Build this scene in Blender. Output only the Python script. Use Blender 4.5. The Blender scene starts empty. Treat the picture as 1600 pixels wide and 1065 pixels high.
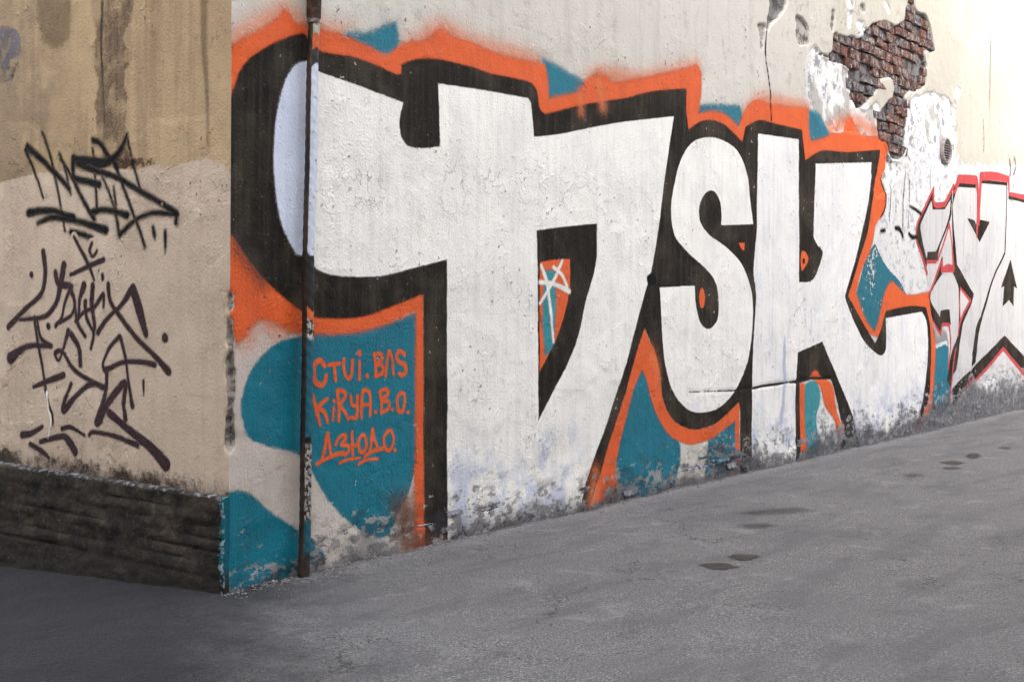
import bpy, bmesh, math, random
import numpy as np
from mathutils import Vector, Matrix
random.seed(7)
C = bpy.context.scene.collection
SC = bpy.context.scene
R_ = math.radians

# ------------------------------------------------------------------ camera
CAM_POS = (-3.1009, -3.6894, 1.1000)
cam_d = bpy.data.cameras.new('camera'); cam = bpy.data.objects.new('camera', cam_d); C.objects.link(cam)
YAW, ROLL = R_(37.5), R_(0.3)
f0 = Vector((math.cos(YAW), math.sin(YAW), 0)); r0 = Vector((math.sin(YAW), -math.cos(YAW), 0)); u0 = Vector((0, 0, 1))
rc = r0*math.cos(ROLL) + u0*math.sin(ROLL); uc = u0*math.cos(ROLL) - r0*math.sin(ROLL)
cam.matrix_world = Matrix(((rc.x, uc.x, -f0.x, CAM_POS[0]), (rc.y, uc.y, -f0.y, CAM_POS[1]), (rc.z, uc.z, -f0.z, CAM_POS[2]), (0, 0, 0, 1)))
cam_d.sensor_width = 36.0; cam_d.lens = 36.0*1995/1600; cam_d.shift_y = -(532.5-461)/1600
cam_d.clip_start = 0.05; cam_d.clip_end = 500
SC.camera = cam

# ------------------------------------------------------------------ light
SUN = Vector((-0.50, -0.75, 0.50)).normalized()          # towards the sun
world = bpy.data.worlds.new('World'); SC.world = world; world.use_nodes = True
wn = world.node_tree; wn.nodes.clear()
sky = wn.nodes.new('ShaderNodeTexSky'); sky.sky_type = 'NISHITA'; sky.sun_disc = False
sky.sun_elevation = math.asin(SUN.z); sky.sun_rotation = math.atan2(SUN.x, SUN.y)
sky.air_density = 1.0; sky.dust_density = 4.0; sky.ozone_density = 1.0
bg = wn.nodes.new('ShaderNodeBackground'); bg.inputs['Strength'].default_value = 0.15
wo = wn.nodes.new('ShaderNodeOutputWorld')
hs = wn.nodes.new('ShaderNodeHueSaturation'); hs.inputs['Saturation'].default_value = 0.22      # thin high haze: a paler sky
wn.links.new(sky.outputs[0], hs.inputs['Color']); wn.links.new(hs.outputs[0], bg.inputs[0]); wn.links.new(bg.outputs[0], wo.inputs[0])
sd_ = bpy.data.lights.new('sun', 'SUN'); sd_.energy = 2.0; sd_.angle = R_(0.53); sd_.color = (1.0, 0.94, 0.85)
sun = bpy.data.objects.new('sun', sd_); C.objects.link(sun)
sun.rotation_mode = 'QUATERNION'; sun.rotation_quaternion = SUN.to_track_quat('Z', 'Y')
SC.view_settings.view_transform = 'Standard'; SC.view_settings.look = 'None'
SC.view_settings.gamma = 1.0; SC.view_settings.use_curve_mapping = False
SC.view_settings.exposure = 2.75
SC.render.engine = 'CYCLES'
SC.cycles.transparent_max_bounces = 32; SC.cycles.max_bounces = 5; SC.cycles.diffuse_bounces = 3

# ------------------------------------------------------------------ traced outlines, in metres on each surface
#   R: x and z on the long wall;  L: y and z on the side wall;  G: x and y on the ground
SHAPES = [
('teal_patch','teal cloud with a round left end behind the orange inscription','R',1,'poly','teal',0.012,0.006,1,
 [([(0.332,0.932),(0.236,0.912),(0.152,0.861),(0.087,0.784),(0.056,0.692),(0.064,0.628),(0.097,0.563),(0.188,0.523),(0.335,0.484),(0.383,0.44),(0.425,0.386),(0.509,0.272),(0.643,0.159),(0.782,0.088),(0.854,0.094),(0.905,0.165),(0.99,0.27),(1.045,0.395),(1.049,1.029),(0.837,0.981),(0.598,0.946),(0.409,0.95)],"1000000011000000011000")],
 []),
('teal_patch','teal patch at the foot of the wall corner','R',1,'poly','teal',0.014,0.008,1,
 [([(-0.041,0.368),(0.042,0.368),(0.106,0.347),(0.173,0.291),(0.258,0.232),(0.337,0.185),(0.409,0.139),(0.477,0.059),(0.437,0.035),(0.365,0.007),(0.277,-0.017),(0.142,-0.025),(0.044,-0.039),(-0.043,-0.029)],"10000000000001")],
 []),
('teal_patch','small teal wedge above the first letter','R',1,'poly','teal',0.035,0.008,1,
 [([(0.578,2.147),(0.714,2.178),(0.83,2.23),(0.889,2.248),(0.907,2.175),(0.899,2.115),(0.848,2.096),(0.747,2.103)],"00010110")],
 []),
('teal_patch','small teal wedge above the triangular notch of the second letter','R',1,'poly','teal',0.035,0.008,1,
 [([(1.938,2.256),(2.078,2.236),(2.199,2.209),(2.399,2.182),(2.348,2.147),(2.175,2.094),(1.963,2.036)],"1001001")],
 []),
('teal_patch','small teal wedge above the letter S','R',1,'poly','teal',0.035,0.008,1,
 [([(3.454,2.21),(3.739,2.247),(4.005,2.276),(4.046,2.196),(4.017,2.132),(3.845,2.164),(3.637,2.166),(3.455,2.145)],"10101001")],
 []),
('teal_patch','small teal wedge above the letter K','R',1,'poly','teal',0.035,0.008,1,
 [([(5.015,2.365),(5.128,2.373),(5.261,2.329),(5.364,2.2),(5.23,2.18),(5.018,2.145)],"100101")],
 []),
('teal_patch','teal triangle between the second letter and the S','R',3,'poly','teal',0.02,0.006,1,
 [([(2.874,0.713),(2.79,0.596),(2.708,0.43),(2.641,0.281),(2.602,0.196),(2.63,0.09),(2.671,0.012),(2.881,-0.029),(3.177,-0.019),(3.284,0.158),(3.26,0.286),(3.097,0.386),(3.007,0.492),(2.932,0.649)],"10000000000000")],
 []),
('teal_patch','small teal triangle below the right end of the S','R',3,'poly','teal',0.016,0.006,1,
 [([(3.641,0.262),(3.972,0.358),(3.975,0.08),(3.833,0.036),(3.592,0.037),(3.625,0.132)],"010000")],
 []),
('teal_patch','small teal patch between the legs of the K','R',3,'poly','teal_pale',0.02,0.008,1,
 [([(4.965,0.492),(5.08,0.527),(5.151,0.512),(5.207,0.44),(5.196,0.354),(5.146,0.278),(5.155,0.171),(5.212,0.053),(4.963,0.057)],"000000000")],
 []),
('teal_patch','teal diamond on the right side of the K','R',1,'poly','teal_worn',0.008,0.012,1,
 [([(6.186,1.504),(6.414,1.339),(6.68,1.234),(6.864,1.113),(6.476,1.036),(6.391,0.949),(6.24,0.806),(5.976,0.933),(5.789,1.069),(5.918,1.235),(6.023,1.394)],"10010010100")],
 []),
('teal_patch','teal strip to the right of the K under the red outline','R',1,'poly','teal',0.014,0.005,1,
 [([(7.391,0.943),(7.62,0.771),(7.69,0.83),(7.78,0.81),(7.854,0.716),(7.847,0.494),(7.925,0.466),(7.917,0.268),(7.809,0.151),(7.594,0.117),(7.386,0.156)],"10100000001")],
 []),
('overspray','faint orange mist along the top of the halo','R',0.6,'stroke','overspray_orange',0.07,0.01,1,
 [([(0.002,2.027,0.08),(0.133,2.11,0.082),(0.265,2.192,0.074),(0.362,2.149,0.075),(0.587,2.146,0.078),(0.817,2.109,0.07),(1.017,2.184,0.083),(1.186,2.276,0.085),(1.41,2.246,0.087),(1.845,2.235,0.093),(1.987,2.206,0.082)],"00000000000"),([(2.335,2.197,0.085),(2.495,2.252,0.1),(2.857,2.288,0.084),(3.471,2.441,0.09)],"0000"),([(4.043,2.222,0.079),(4.278,2.338,0.105),(4.628,2.357,0.109),(4.994,2.375,0.095)],"0000"),([(5.183,2.203,0.08),(5.771,2.374,0.121),(6.35,2.321,0.098)],"000")],
 []),
('overspray','reddish orange fade below the black hook at the wall corner','R',0.7,'stroke','overspray_orange',0.09,0.015,1,
 [([(-0.022,1.12,0.259),(0.039,1.002,0.166),(0.079,0.954,0.096)],"000"),([(0.125,1.073,0.193),(0.254,0.975,0.098)],"00")],
 []),
('overspray','dark smoky spray over the orange at the wall corner','R',3.2,'stroke','overspray_dark',0.06,0.006,1,
 [([(0.025,1.291,0.052),(0.093,1.217,0.062),(0.156,1.146,0.048)],"000")],
 []),
('overspray','round orange blob overlapping the black above the second letter','R',3.3,'stroke','overspray_orange',0.05,0.006,1,
 [([(2.437,2.238,0.072),(2.478,2.092,0.064)],"00")],
 []),
('overspray','smaller orange blob overlapping the black above the second letter','R',3.4,'stroke','overspray_orange',0.04,0.006,1,
 [([(2.273,2.137,0.056),(2.279,2.039,0.048)],"00")],
 []),
('overspray','orange mist beside the orange spike','R',5.2,'stroke','overspray_orange',0.06,0.008,1,
 [([(2.974,0.785,0.061),(3.025,0.706,0.055),(3.038,0.613,0.031)],"000")],
 []),
('overspray','rusty red fade at the foot of the black bar beside the spike','R',5.3,'stroke','overspray_orange',0.06,0.01,1,
 [([(2.418,0.186,0.072),(2.368,0.021,0.086)],"00")],
 []),
('overspray','brown fade at the lower end of the orange strip by the inscription','R',2.5,'stroke','overspray_orange',0.07,0.01,1,
 [([(0.967,0.195,0.082),(0.993,0.026,0.138)],"00")],
 []),
('overspray','brown mist around the foot of the orange strip by the inscription','R',3.6,'stroke','overspray_brown',0.07,0.01,1,
 [([(0.89,0.218,0.054),(0.943,0.157,0.12),(1.001,0.039,0.11),(1.204,-0.005,0.057)],"0000")],
 []),
('crack','peeling paint edge right of the black bar','R',6,'stroke','crack',0.002,0.003,3,
 [([(1.258,0.034,0.003),(1.272,0.008,0.004),(1.299,0.01,0.004),(1.33,0.024,0.003)],"0000")],
 []),
('peel_edge','peeling paint edge right of the black bar, pale raised rim','R',6.5,'stroke','bluewhite',0.0015,0.002,3,
 [([(1.258,0.037,0.003),(1.272,0.012,0.004),(1.299,0.014,0.004),(1.33,0.028,0.003)],"0000")],
 []),
('crack','curved peeling paint edge at the foot of the first letter','R',6,'stroke','crack',0.002,0.003,3,
 [([(1.336,0.071,0.003),(1.346,0.035,0.005),(1.389,-0.003,0.006),(1.441,-0.028,0.003)],"0000")],
 []),
('peel_edge','curved peeling paint edge at the foot of the first letter, pale raised rim','R',6.5,'stroke','bluewhite',0.0015,0.002,3,
 [([(1.336,0.075,0.003),(1.346,0.039,0.005),(1.388,0.001,0.006),(1.441,-0.024,0.003)],"0000")],
 []),
('crack','short curved peeling paint edge','R',6,'stroke','crack',0.002,0.003,3,
 [([(1.48,0.05,0.003),(1.511,0.021,0.005),(1.574,0.002,0.003)],"000")],
 []),
('peel_edge','short curved peeling paint edge, pale raised rim','R',6.5,'stroke','bluewhite',0.0015,0.002,3,
 [([(1.48,0.053,0.003),(1.511,0.025,0.005),(1.574,0.006,0.003)],"000")],
 []),
('crack','upper peeling paint edge','R',6,'stroke','crack',0.002,0.003,3,
 [([(1.454,0.11,0.003),(1.531,0.105,0.006),(1.605,0.111,0.003)],"000")],
 []),
('peel_edge','upper peeling paint edge, pale raised rim','R',6.5,'stroke','bluewhite',0.0015,0.002,3,
 [([(1.453,0.114,0.003),(1.531,0.109,0.006),(1.605,0.115,0.003)],"000")],
 []),
('crack','flat peeling paint edge','R',6,'stroke','crack',0.002,0.003,3,
 [([(1.714,0.001,0.003),(1.781,-0.019,0.004),(1.848,-0.017,0.003)],"000")],
 []),
('peel_edge','flat peeling paint edge, pale raised rim','R',6.5,'stroke','bluewhite',0.0015,0.002,3,
 [([(1.714,0.005,0.003),(1.78,-0.015,0.004),(1.848,-0.012,0.003)],"000")],
 []),
('crack','peeling paint edge below the S','R',6,'stroke','crack',0.002,0.003,3,
 [([(3.3,0.096,0.005),(3.493,0.095,0.01),(3.745,0.092,0.005)],"000")],
 []),
('peel_edge','peeling paint edge below the S, pale raised rim','R',6.5,'stroke','bluewhite',0.0015,0.002,3,
 [([(3.3,0.098,0.005),(3.493,0.097,0.01),(3.745,0.094,0.005)],"000")],
 []),
('crack','peeling paint edge by the small teal triangle','R',6,'stroke','crack',0.002,0.003,3,
 [([(3.592,0.127,0.005),(3.832,0.106,0.008),(4.047,0.112,0.005)],"000")],
 []),
('peel_edge','peeling paint edge by the small teal triangle, pale raised rim','R',6.5,'stroke','bluewhite',0.0015,0.002,3,
 [([(3.592,0.129,0.005),(3.832,0.108,0.008),(4.047,0.114,0.005)],"000")],
 []),
('crack',"peeling paint edge at the foot of the first letter's stem",'R',6,'stroke','crack',0.002,0.003,3,
 [([(1.422,0.135,0.004),(1.503,0.112,0.008),(1.595,0.113,0.005)],"000")],
 []),
('peel_edge',"peeling paint edge at the foot of the first letter's stem, pale raised rim",'R',6.5,'stroke','bluewhite',0.0015,0.002,3,
 [([(1.422,0.136,0.004),(1.503,0.113,0.008),(1.595,0.114,0.005)],"000")],
 []),
('crack','cracked edge across the foot of the orange strip','R',6,'stroke','crack',0.002,0.003,3,
 [([(1.032,0.098,0.002),(1.07,0.096,0.004),(1.124,0.098,0.003)],"000")],
 []),
('peel_edge','cracked edge across the foot of the orange strip, pale raised rim','R',6.5,'stroke','bluewhite',0.0015,0.002,3,
 [([(1.032,0.102,0.003),(1.07,0.1,0.004),(1.124,0.101,0.003)],"000")],
 []),
('crack','dark gap under the loose paint near the K','R',6,'stroke','crack',0.002,0.003,3,
 [([(5.26,0.069,0.004),(5.292,0.1,0.009),(5.348,0.121,0.005)],"000")],
 []),
('peel_edge','dark gap under the loose paint near the K, pale raised rim','R',6.5,'stroke','bluewhite',0.0015,0.002,3,
 [([(5.26,0.073,0.004),(5.292,0.103,0.009),(5.348,0.126,0.005)],"000")],
 []),
('orange_border','broad orange halo around the big letters','R',2,'poly','orange',0.024,0.007,1,
 [([(-0.034,1.988),(0.056,2.05),(0.134,2.094),(0.229,2.161),(0.265,2.197),(0.315,2.156),(0.358,2.149),(0.413,2.148),(0.462,2.149),(0.587,2.141),(0.713,2.122),(0.797,2.106),(0.848,2.108),(0.899,2.149),(0.984,2.187),(1.058,2.201),(1.147,2.255),(1.19,2.279),(1.247,2.258),(1.41,2.246),(1.628,2.224),(1.845,2.229),(1.96,2.231),(1.988,2.156),(1.994,2.069),(2.198,2.117),(2.26,2.141),(2.335,2.21),(2.477,2.256),(2.582,2.23),(2.857,2.288),(3.242,2.382),(3.471,2.448),(3.517,2.413),(3.518,2.301),(3.489,2.166),(3.667,2.202),(3.843,2.195),(3.994,2.138),(4.043,2.214),(4.154,2.307),(4.277,2.346),(4.422,2.34),(4.628,2.348),(5.004,2.376),(5.016,2.247),(5.048,2.159),(5.257,2.201),(5.398,2.247),(5.61,2.283),(5.678,2.373),(5.771,2.397),(5.866,2.324),(5.975,2.293),(6.376,2.324),(6.442,2.247),(6.405,2.091),(6.329,2.002),(6.408,1.881),(6.371,1.746),(6.206,1.65),(6.157,1.542),(6.084,1.439),(5.928,1.288),(5.835,1.127),(6.018,0.928),(6.205,0.834),(6.304,0.974),(6.38,1.12),(6.523,1.219),(6.63,1.191),(6.879,1.117),(7.389,1.145),(7.438,0.911),(7.534,0.696),(7.492,0.376),(7.359,0.119),(6.994,0.032),(6.644,0.221),(6.637,0.721),(3.567,1.336),(2.242,0.975),(1.075,1.104),(1.084,0.599),(1.088,-0.005),(1.013,0.001),(1.016,0.216),(1.026,0.439),(1.026,1.031),(0.865,0.984),(0.733,0.956),(0.599,0.943),(0.411,0.945),(0.323,0.949),(0.234,0.983),(0.163,1.003),(0.119,0.989),(0.064,0.935),(0.006,0.908),(-0.027,0.897)],"1000000000000000000000101000000010010010000010100000001000000000101000001000011111101100100000000001")],
 []),
('black_outline','thick black outline joining the four big white letters','R',3,'poly','black',0.011,0.003,1,
 [([(-0.062,1.727),(0.003,1.838),(0.054,1.944),(0.147,2.021),(0.272,2.085),(0.359,2.116),(0.393,2.084),(0.463,2.06),(0.65,2.065),(0.813,2.044),(0.888,2.03),(0.924,2.035),(0.924,2.079),(1.022,2.115),(1.165,2.137),(1.411,2.136),(1.528,2.126),(1.825,2.128),(1.893,2.096),(1.92,2.012),(1.968,1.987),(2.324,2.08),(2.689,2.156),(2.978,2.231),(3.353,2.294),(3.346,2.179),(3.377,2.057),(3.489,2.114),(3.636,2.145),(3.811,2.137),(4.045,2.056),(4.087,2.155),(4.288,2.218),(4.563,2.219),(4.904,2.222),(4.957,2.02),(5.226,2.11),(5.669,2.141),(6.313,2.22),(6.264,2.084),(6.141,1.829),(6.045,1.581),(5.867,1.339),(5.694,1.108),(5.933,0.929),(6.206,0.752),(6.319,0.847),(6.421,0.992),(6.633,1.011),(6.993,1.03),(7.301,1.018),(7.378,0.912),(7.426,0.699),(7.401,0.355),(7.283,0.177),(7.036,0.05),(6.383,-0.08),(5.539,-0.092),(5.582,0.064),(5.604,0.135),(5.534,0.296),(5.443,0.461),(5.387,0.522),(5.257,0.537),(5.14,0.587),(5.016,0.54),(4.885,0.521),(4.89,0.082),(4.813,-0.082),(3.985,-0.092),(4.026,0.022),(4.03,0.398),(4.004,0.444),(3.863,0.386),(3.687,0.334),(3.486,0.319),(3.358,0.337),(3.205,0.4),(3.099,0.515),(3.048,0.704),(2.978,0.824),(2.897,0.921),(2.819,0.79),(2.705,0.571),(2.624,0.429),(2.521,0.262),(2.455,0.155),(2.378,0.048),(2.28,-0.031),(1.248,-0.098),(1.08,-0.043),(1.079,0.599),(1.075,1.104),(0.9,1.059),(0.737,1.017),(0.599,1.003),(0.411,1.013),(0.323,1.053),(0.22,1.117),(0.14,1.175),(0.061,1.252),(0.012,1.31),(-0.06,1.354)],"1000000000111000000010001010001100110010000101010010000111000010101011101000000001000000111010000000001")],
 []),
('letter','large white letter shaped like a 4 with a hooked left end behind the pipe','R',4,'poly','white',0.006,0.003,1,
 [([(0.404,2.013),(0.346,2.002),(0.303,1.976),(0.251,1.889),(0.219,1.768),(0.207,1.63),(0.217,1.504),(0.241,1.39),(0.278,1.318),(0.328,1.255),(0.379,1.244),(0.423,1.207),(0.5,1.181),(0.656,1.173),(0.82,1.18),(0.992,1.213),(1.229,1.258),(1.231,0.987),(1.236,0.417),(1.234,0.018),(1.231,-0.095),(1.922,-0.052),(1.913,0.979),(1.874,1.864),(1.847,2.022),(1.826,2.047),(1.528,2.043),(1.262,2.034),(1.162,2.029),(1.171,1.892),(1.177,1.754),(1.062,1.735),(0.971,1.734),(0.926,1.763),(0.91,1.81),(0.914,1.86),(0.933,1.917),(0.617,1.959),(0.432,1.982)],"000000000100000010001100010010100000100")],
 []),
('letter','large white second letter with a dark window in it','R',4.4,'poly','white',0.006,0.003,1,
 [([(1.827,1.859),(2.083,1.901),(2.584,2.01),(3.209,2.119),(3.154,1.925),(3.074,1.606),(2.987,1.281),(2.869,1.062),(2.703,0.719),(2.598,0.55),(2.495,0.382),(2.394,0.245),(2.296,0.074),(2.24,-0.065),(1.902,-0.111),(1.843,0.114)],"1001000000000111")],
 [([(1.821,1.406),(2.125,1.444),(2.43,1.475),(2.421,1.268),(2.334,1.089),(2.238,0.852),(2.094,0.677),(1.975,0.547),(1.902,0.468),(1.874,0.647),(1.856,0.955),(1.833,1.208)],"101000001000")]),
('letter','large white letter S','R',4,'poly','white',0.005,0.003,1,
 [([(4.193,1.554),(4.156,1.705),(4.11,1.864),(3.979,1.994),(3.77,2.043),(3.59,2.038),(3.416,1.989),(3.287,1.874),(3.215,1.72),(3.18,1.589),(3.218,1.444),(3.385,1.347),(3.578,1.266),(3.698,1.191),(3.74,1.074),(3.721,0.958),(3.622,0.905),(3.523,0.941),(3.464,1.056),(3.452,1.16),(3.06,1.147),(3.08,0.947),(3.118,0.728),(3.209,0.558),(3.357,0.456),(3.51,0.418),(3.747,0.43),(3.953,0.516),(4.124,0.689),(4.188,0.891),(4.185,1.095),(4.074,1.276),(3.86,1.39),(3.635,1.46),(3.517,1.532),(3.504,1.626),(3.574,1.707),(3.672,1.729),(3.754,1.68),(3.783,1.594),(3.776,1.529)],"10000000000000000001100000000000000000001")],
 []),
('letter','large white letter K with a long curved right leg','R',4,'poly','white_worn',0.006,0.004,1,
 [([(4.262,2.13),(4.855,2.152),(4.867,1.196),(5.08,1.212),(5.205,1.324),(5.246,1.413),(5.15,1.464),(5.097,1.51),(5.122,2.012),(6.15,2.109),(6.043,1.776),(5.831,1.385),(5.626,1.103),(5.766,0.95),(5.971,0.782),(6.194,0.685),(6.335,0.656),(6.425,0.712),(6.421,0.938),(7.212,0.982),(7.318,0.891),(7.351,0.701),(7.309,0.475),(7.223,0.249),(7.093,0.112),(6.953,-0.082),(6.007,-0.116),(5.885,0.037),(5.764,0.257),(5.464,0.568),(5.243,0.791),(4.852,0.728),(4.817,0.345),(4.813,-0.104),(4.165,-0.113),(4.188,0.146),(4.192,0.524),(4.207,0.789),(4.239,1.096),(4.21,1.257),(4.243,1.505)],"11100001110010000011000001100011011000000")],
 []),
('letter_shade','bluish-white hooked left end of the first letter left of the pipe','R',4.2,'poly','bluewhite',0.012,0.003,1,
 [([(0.394,2.009),(0.346,2.002),(0.303,1.976),(0.251,1.889),(0.219,1.768),(0.207,1.63),(0.217,1.504),(0.241,1.39),(0.278,1.318),(0.328,1.255),(0.385,1.249),(0.41,1.628)],"100000000110")],
 []),
('orange_border','orange spike and curve under the letter S','R',5,'poly','orange',0.01,0.006,1,
 [([(2.901,0.921),(2.936,0.862),(3.004,0.799),(3.049,0.705),(3.074,0.612),(3.096,0.517),(3.204,0.401),(3.361,0.338),(3.49,0.318),(3.691,0.332),(3.864,0.386),(4.014,0.447),(4.02,0.255),(4.018,0.084),(3.994,-0.015),(3.94,-0.009),(3.96,0.124),(3.961,0.342),(3.83,0.296),(3.641,0.25),(3.491,0.242),(3.362,0.249),(3.205,0.299),(3.082,0.387),(2.992,0.493),(2.918,0.65),(2.874,0.7),(2.796,0.596),(2.708,0.43),(2.649,0.294),(2.615,0.18),(2.657,0.043),(2.603,0.005),(2.458,-0.008),(2.343,-0.004),(2.419,0.086),(2.495,0.222),(2.6,0.402),(2.707,0.571),(2.816,0.79)],"1000000000010011010000000010000001100000")],
 []),
('orange_border','narrow orange strip left of the small teal patch','R',5,'poly','orange',0.012,0.004,1,
 [([(4.892,0.517),(4.96,0.511),(4.96,0.291),(4.97,0.056),(4.879,0.064),(4.887,0.296)],"110110")],
 []),
('orange_border','curved orange band with a pointed tip between the legs of the K','R',5,'poly','orange',0.012,0.012,1,
 [([(5.033,0.551),(5.079,0.579),(5.129,0.601),(5.182,0.574),(5.206,0.539),(5.368,0.508),(5.443,0.44),(5.478,0.322),(5.538,0.236),(5.598,0.149),(5.557,0.076),(5.489,0.144),(5.454,0.228),(5.371,0.288),(5.289,0.348),(5.256,0.404),(5.207,0.48),(5.127,0.523)],"101010000000000001")],
 []),
('counter_fill','narrow orange fill in the window of the second letter','R',5,'poly','orange',0.006,0.003,1,
 [([(1.924,1.262),(2.051,1.276),(2.183,1.284),(2.179,1.117),(2.102,0.938),(2.02,0.83),(1.929,0.725),(1.929,0.954)],"10100010")],
 []),
('counter_fill','teal wedge inside the narrow orange window fill','R',6,'poly','teal_pale',0.012,0.003,2,
 [([(1.966,1.211),(2.052,1.219),(2.064,1.089),(2.054,0.979),(2.043,0.856),(1.974,0.801),(1.956,0.954)],"0100010")],
 []),
('white_star','crossed white spray strokes over the orange window fill','R',7,'stroke','white_spray',0.01,0.003,2,
 [([(1.935,1.244,0.019),(1.982,1.171,0.022),(2.013,1.048,0.019),(2.043,0.87,0.016)],"0000"),([(2.115,1.272,0.017),(2.04,1.171,0.017),(1.93,1.062,0.016)],"000"),([(1.925,1.163,0.019),(2.04,1.158,0.022),(2.179,1.12,0.025)],"000"),([(2.04,1.24,0.016),(2.116,1.2,0.017),(2.16,1.142,0.019)],"000")],
 []),
('orange_dot','upright orange oval in the lower hook of the S','R',5,'poly','orange',0.004,0.002,2,
 [([(3.537,1.149),(3.564,1.124),(3.575,1.084),(3.555,1.035),(3.522,1.035),(3.505,1.083),(3.511,1.124)],"0000000")],
 []),
('orange_dot','small orange wedge right of the upper hook of the S','R',5,'poly','orange',0.004,0.002,2,
 [([(4.007,1.43),(4.08,1.433),(4.077,1.388),(4.04,1.397)],"1100")],
 []),
('orange_dot','orange teardrop in the notch of the K','R',5,'poly','orange',0.004,0.002,2,
 [([(4.91,1.407),(4.961,1.404),(5.013,1.361),(4.982,1.316),(4.911,1.271),(4.89,1.336)],"100010")],
 [([(4.925,1.359),(4.956,1.355),(4.957,1.327),(4.926,1.322)],"0000")]),
('inscription','three lines of orange hand-sprayed lettering on teal','R',5,'stroke','orange',0.004,0.002,3,
 [([(0.48,0.817,0.022),(0.456,0.838,0.021),(0.427,0.822,0.021),(0.421,0.782,0.021),(0.436,0.749,0.021),(0.463,0.738,0.022),(0.484,0.754,0.021),(0.489,0.776,0.018)],"00000000"),([(0.504,0.819,0.016),(0.564,0.821,0.016)],"00"),([(0.534,0.815,0.017),(0.541,0.754,0.016)],"00"),([(0.589,0.838,0.015),(0.586,0.81,0.016),(0.597,0.774,0.017),(0.617,0.758,0.017),(0.633,0.777,0.017),(0.638,0.831,0.015)],"000000"),([(0.676,0.825,0.014),(0.677,0.752,0.014)],"00"),([(0.675,0.86,0.024),(0.676,0.857,0.024)],"00"),([(0.722,0.764,0.02),(0.723,0.763,0.02)],"00"),([(0.762,0.853,0.017),(0.772,0.808,0.017),(0.774,0.758,0.017)],"000"),([(0.762,0.851,0.015),(0.8,0.852,0.017),(0.811,0.833,0.017),(0.777,0.81,0.015),(0.812,0.804,0.017),(0.816,0.774,0.017),(0.774,0.758,0.017)],"0000000"),([(0.834,0.755,0.014),(0.85,0.858,0.017),(0.873,0.825,0.014),(0.882,0.761,0.014)],"0000"),([(0.952,0.844,0.019),(0.924,0.86,0.019),(0.901,0.843,0.019),(0.913,0.816,0.019),(0.953,0.801,0.021),(0.961,0.773,0.021),(0.937,0.756,0.019),(0.917,0.765,0.017)],"00000000"),([(0.419,0.698,0.018),(0.437,0.642,0.018),(0.458,0.58,0.013)],"000"),([(0.495,0.683,0.016),(0.447,0.651,0.017),(0.478,0.634,0.017),(0.498,0.59,0.015)],"0000"),([(0.532,0.673,0.016),(0.533,0.671,0.016)],"00"),([(0.532,0.645,0.014),(0.526,0.595,0.013)],"00"),([(0.551,0.71,0.017),(0.56,0.654,0.016),(0.561,0.59,0.014)],"000"),([(0.551,0.713,0.017),(0.587,0.708,0.017),(0.597,0.687,0.017),(0.569,0.653,0.016),(0.594,0.626,0.015),(0.614,0.591,0.012)],"000000"),([(0.628,0.685,0.015),(0.637,0.649,0.015),(0.659,0.645,0.015)],"000"),([(0.666,0.683,0.017),(0.667,0.626,0.017),(0.66,0.596,0.018),(0.63,0.598,0.015)],"0000"),([(0.693,0.593,0.014),(0.691,0.655,0.017),(0.699,0.702,0.017),(0.725,0.703,0.017),(0.741,0.684,0.015),(0.743,0.642,0.015),(0.742,0.6,0.014)],"0000000"),([(0.696,0.645,0.015),(0.741,0.644,0.014)],"00"),([(0.773,0.611,0.018),(0.775,0.61,0.018)],"00"),([(0.797,0.696,0.015),(0.809,0.653,0.015),(0.809,0.603,0.015)],"000"),([(0.797,0.696,0.015),(0.836,0.702,0.017),(0.851,0.685,0.017),(0.813,0.658,0.015),(0.851,0.648,0.017),(0.852,0.621,0.017),(0.813,0.606,0.015)],"0000000"),([(0.874,0.615,0.015),(0.875,0.613,0.015)],"00"),([(0.925,0.681,0.016),(0.904,0.658,0.015),(0.914,0.609,0.018),(0.938,0.602,0.018),(0.954,0.639,0.017),(0.947,0.677,0.016),(0.925,0.681,0.016)],"0000000"),([(0.975,0.597,0.017),(0.976,0.596,0.017)],"00"),([(0.472,0.444,0.016),(0.486,0.492,0.017),(0.498,0.544,0.016),(0.51,0.505,0.016),(0.517,0.469,0.016)],"00000"),([(0.435,0.427,0.013),(0.472,0.439,0.016),(0.535,0.455,0.018),(0.585,0.458,0.021)],"0000"),([(0.545,0.495,0.014),(0.563,0.521,0.015),(0.595,0.531,0.016),(0.599,0.513,0.015),(0.574,0.492,0.014),(0.613,0.486,0.016),(0.617,0.463,0.016),(0.596,0.449,0.013)],"00000000"),([(0.637,0.538,0.014),(0.639,0.489,0.017),(0.641,0.445,0.014)],"000"),([(0.641,0.478,0.013),(0.671,0.486,0.013)],"00"),([(0.701,0.525,0.014),(0.675,0.501,0.014),(0.68,0.459,0.017),(0.705,0.452,0.017),(0.72,0.482,0.015),(0.708,0.522,0.014)],"000000"),([(0.739,0.449,0.015),(0.75,0.495,0.015),(0.759,0.541,0.015),(0.768,0.498,0.015),(0.784,0.465,0.015)],"00000"),([(0.709,0.431,0.014),(0.742,0.446,0.015),(0.814,0.455,0.017)],"000"),([(0.852,0.528,0.015),(0.822,0.499,0.015),(0.837,0.45,0.017),(0.865,0.447,0.017),(0.884,0.483,0.015),(0.872,0.524,0.015),(0.852,0.528,0.015)],"0000000"),([(0.893,0.443,0.017),(0.894,0.442,0.017)],"00"),([(0.564,0.419,0.012),(0.607,0.428,0.012),(0.683,0.43,0.01)],"000"),([(0.671,0.403,0.012),(0.716,0.417,0.012),(0.788,0.415,0.013)],"000")],
 []),
('crack','horizontal crack running from the S to the leg of the K','R',9,'stroke','crack',0.004,0.006,2,
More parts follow.
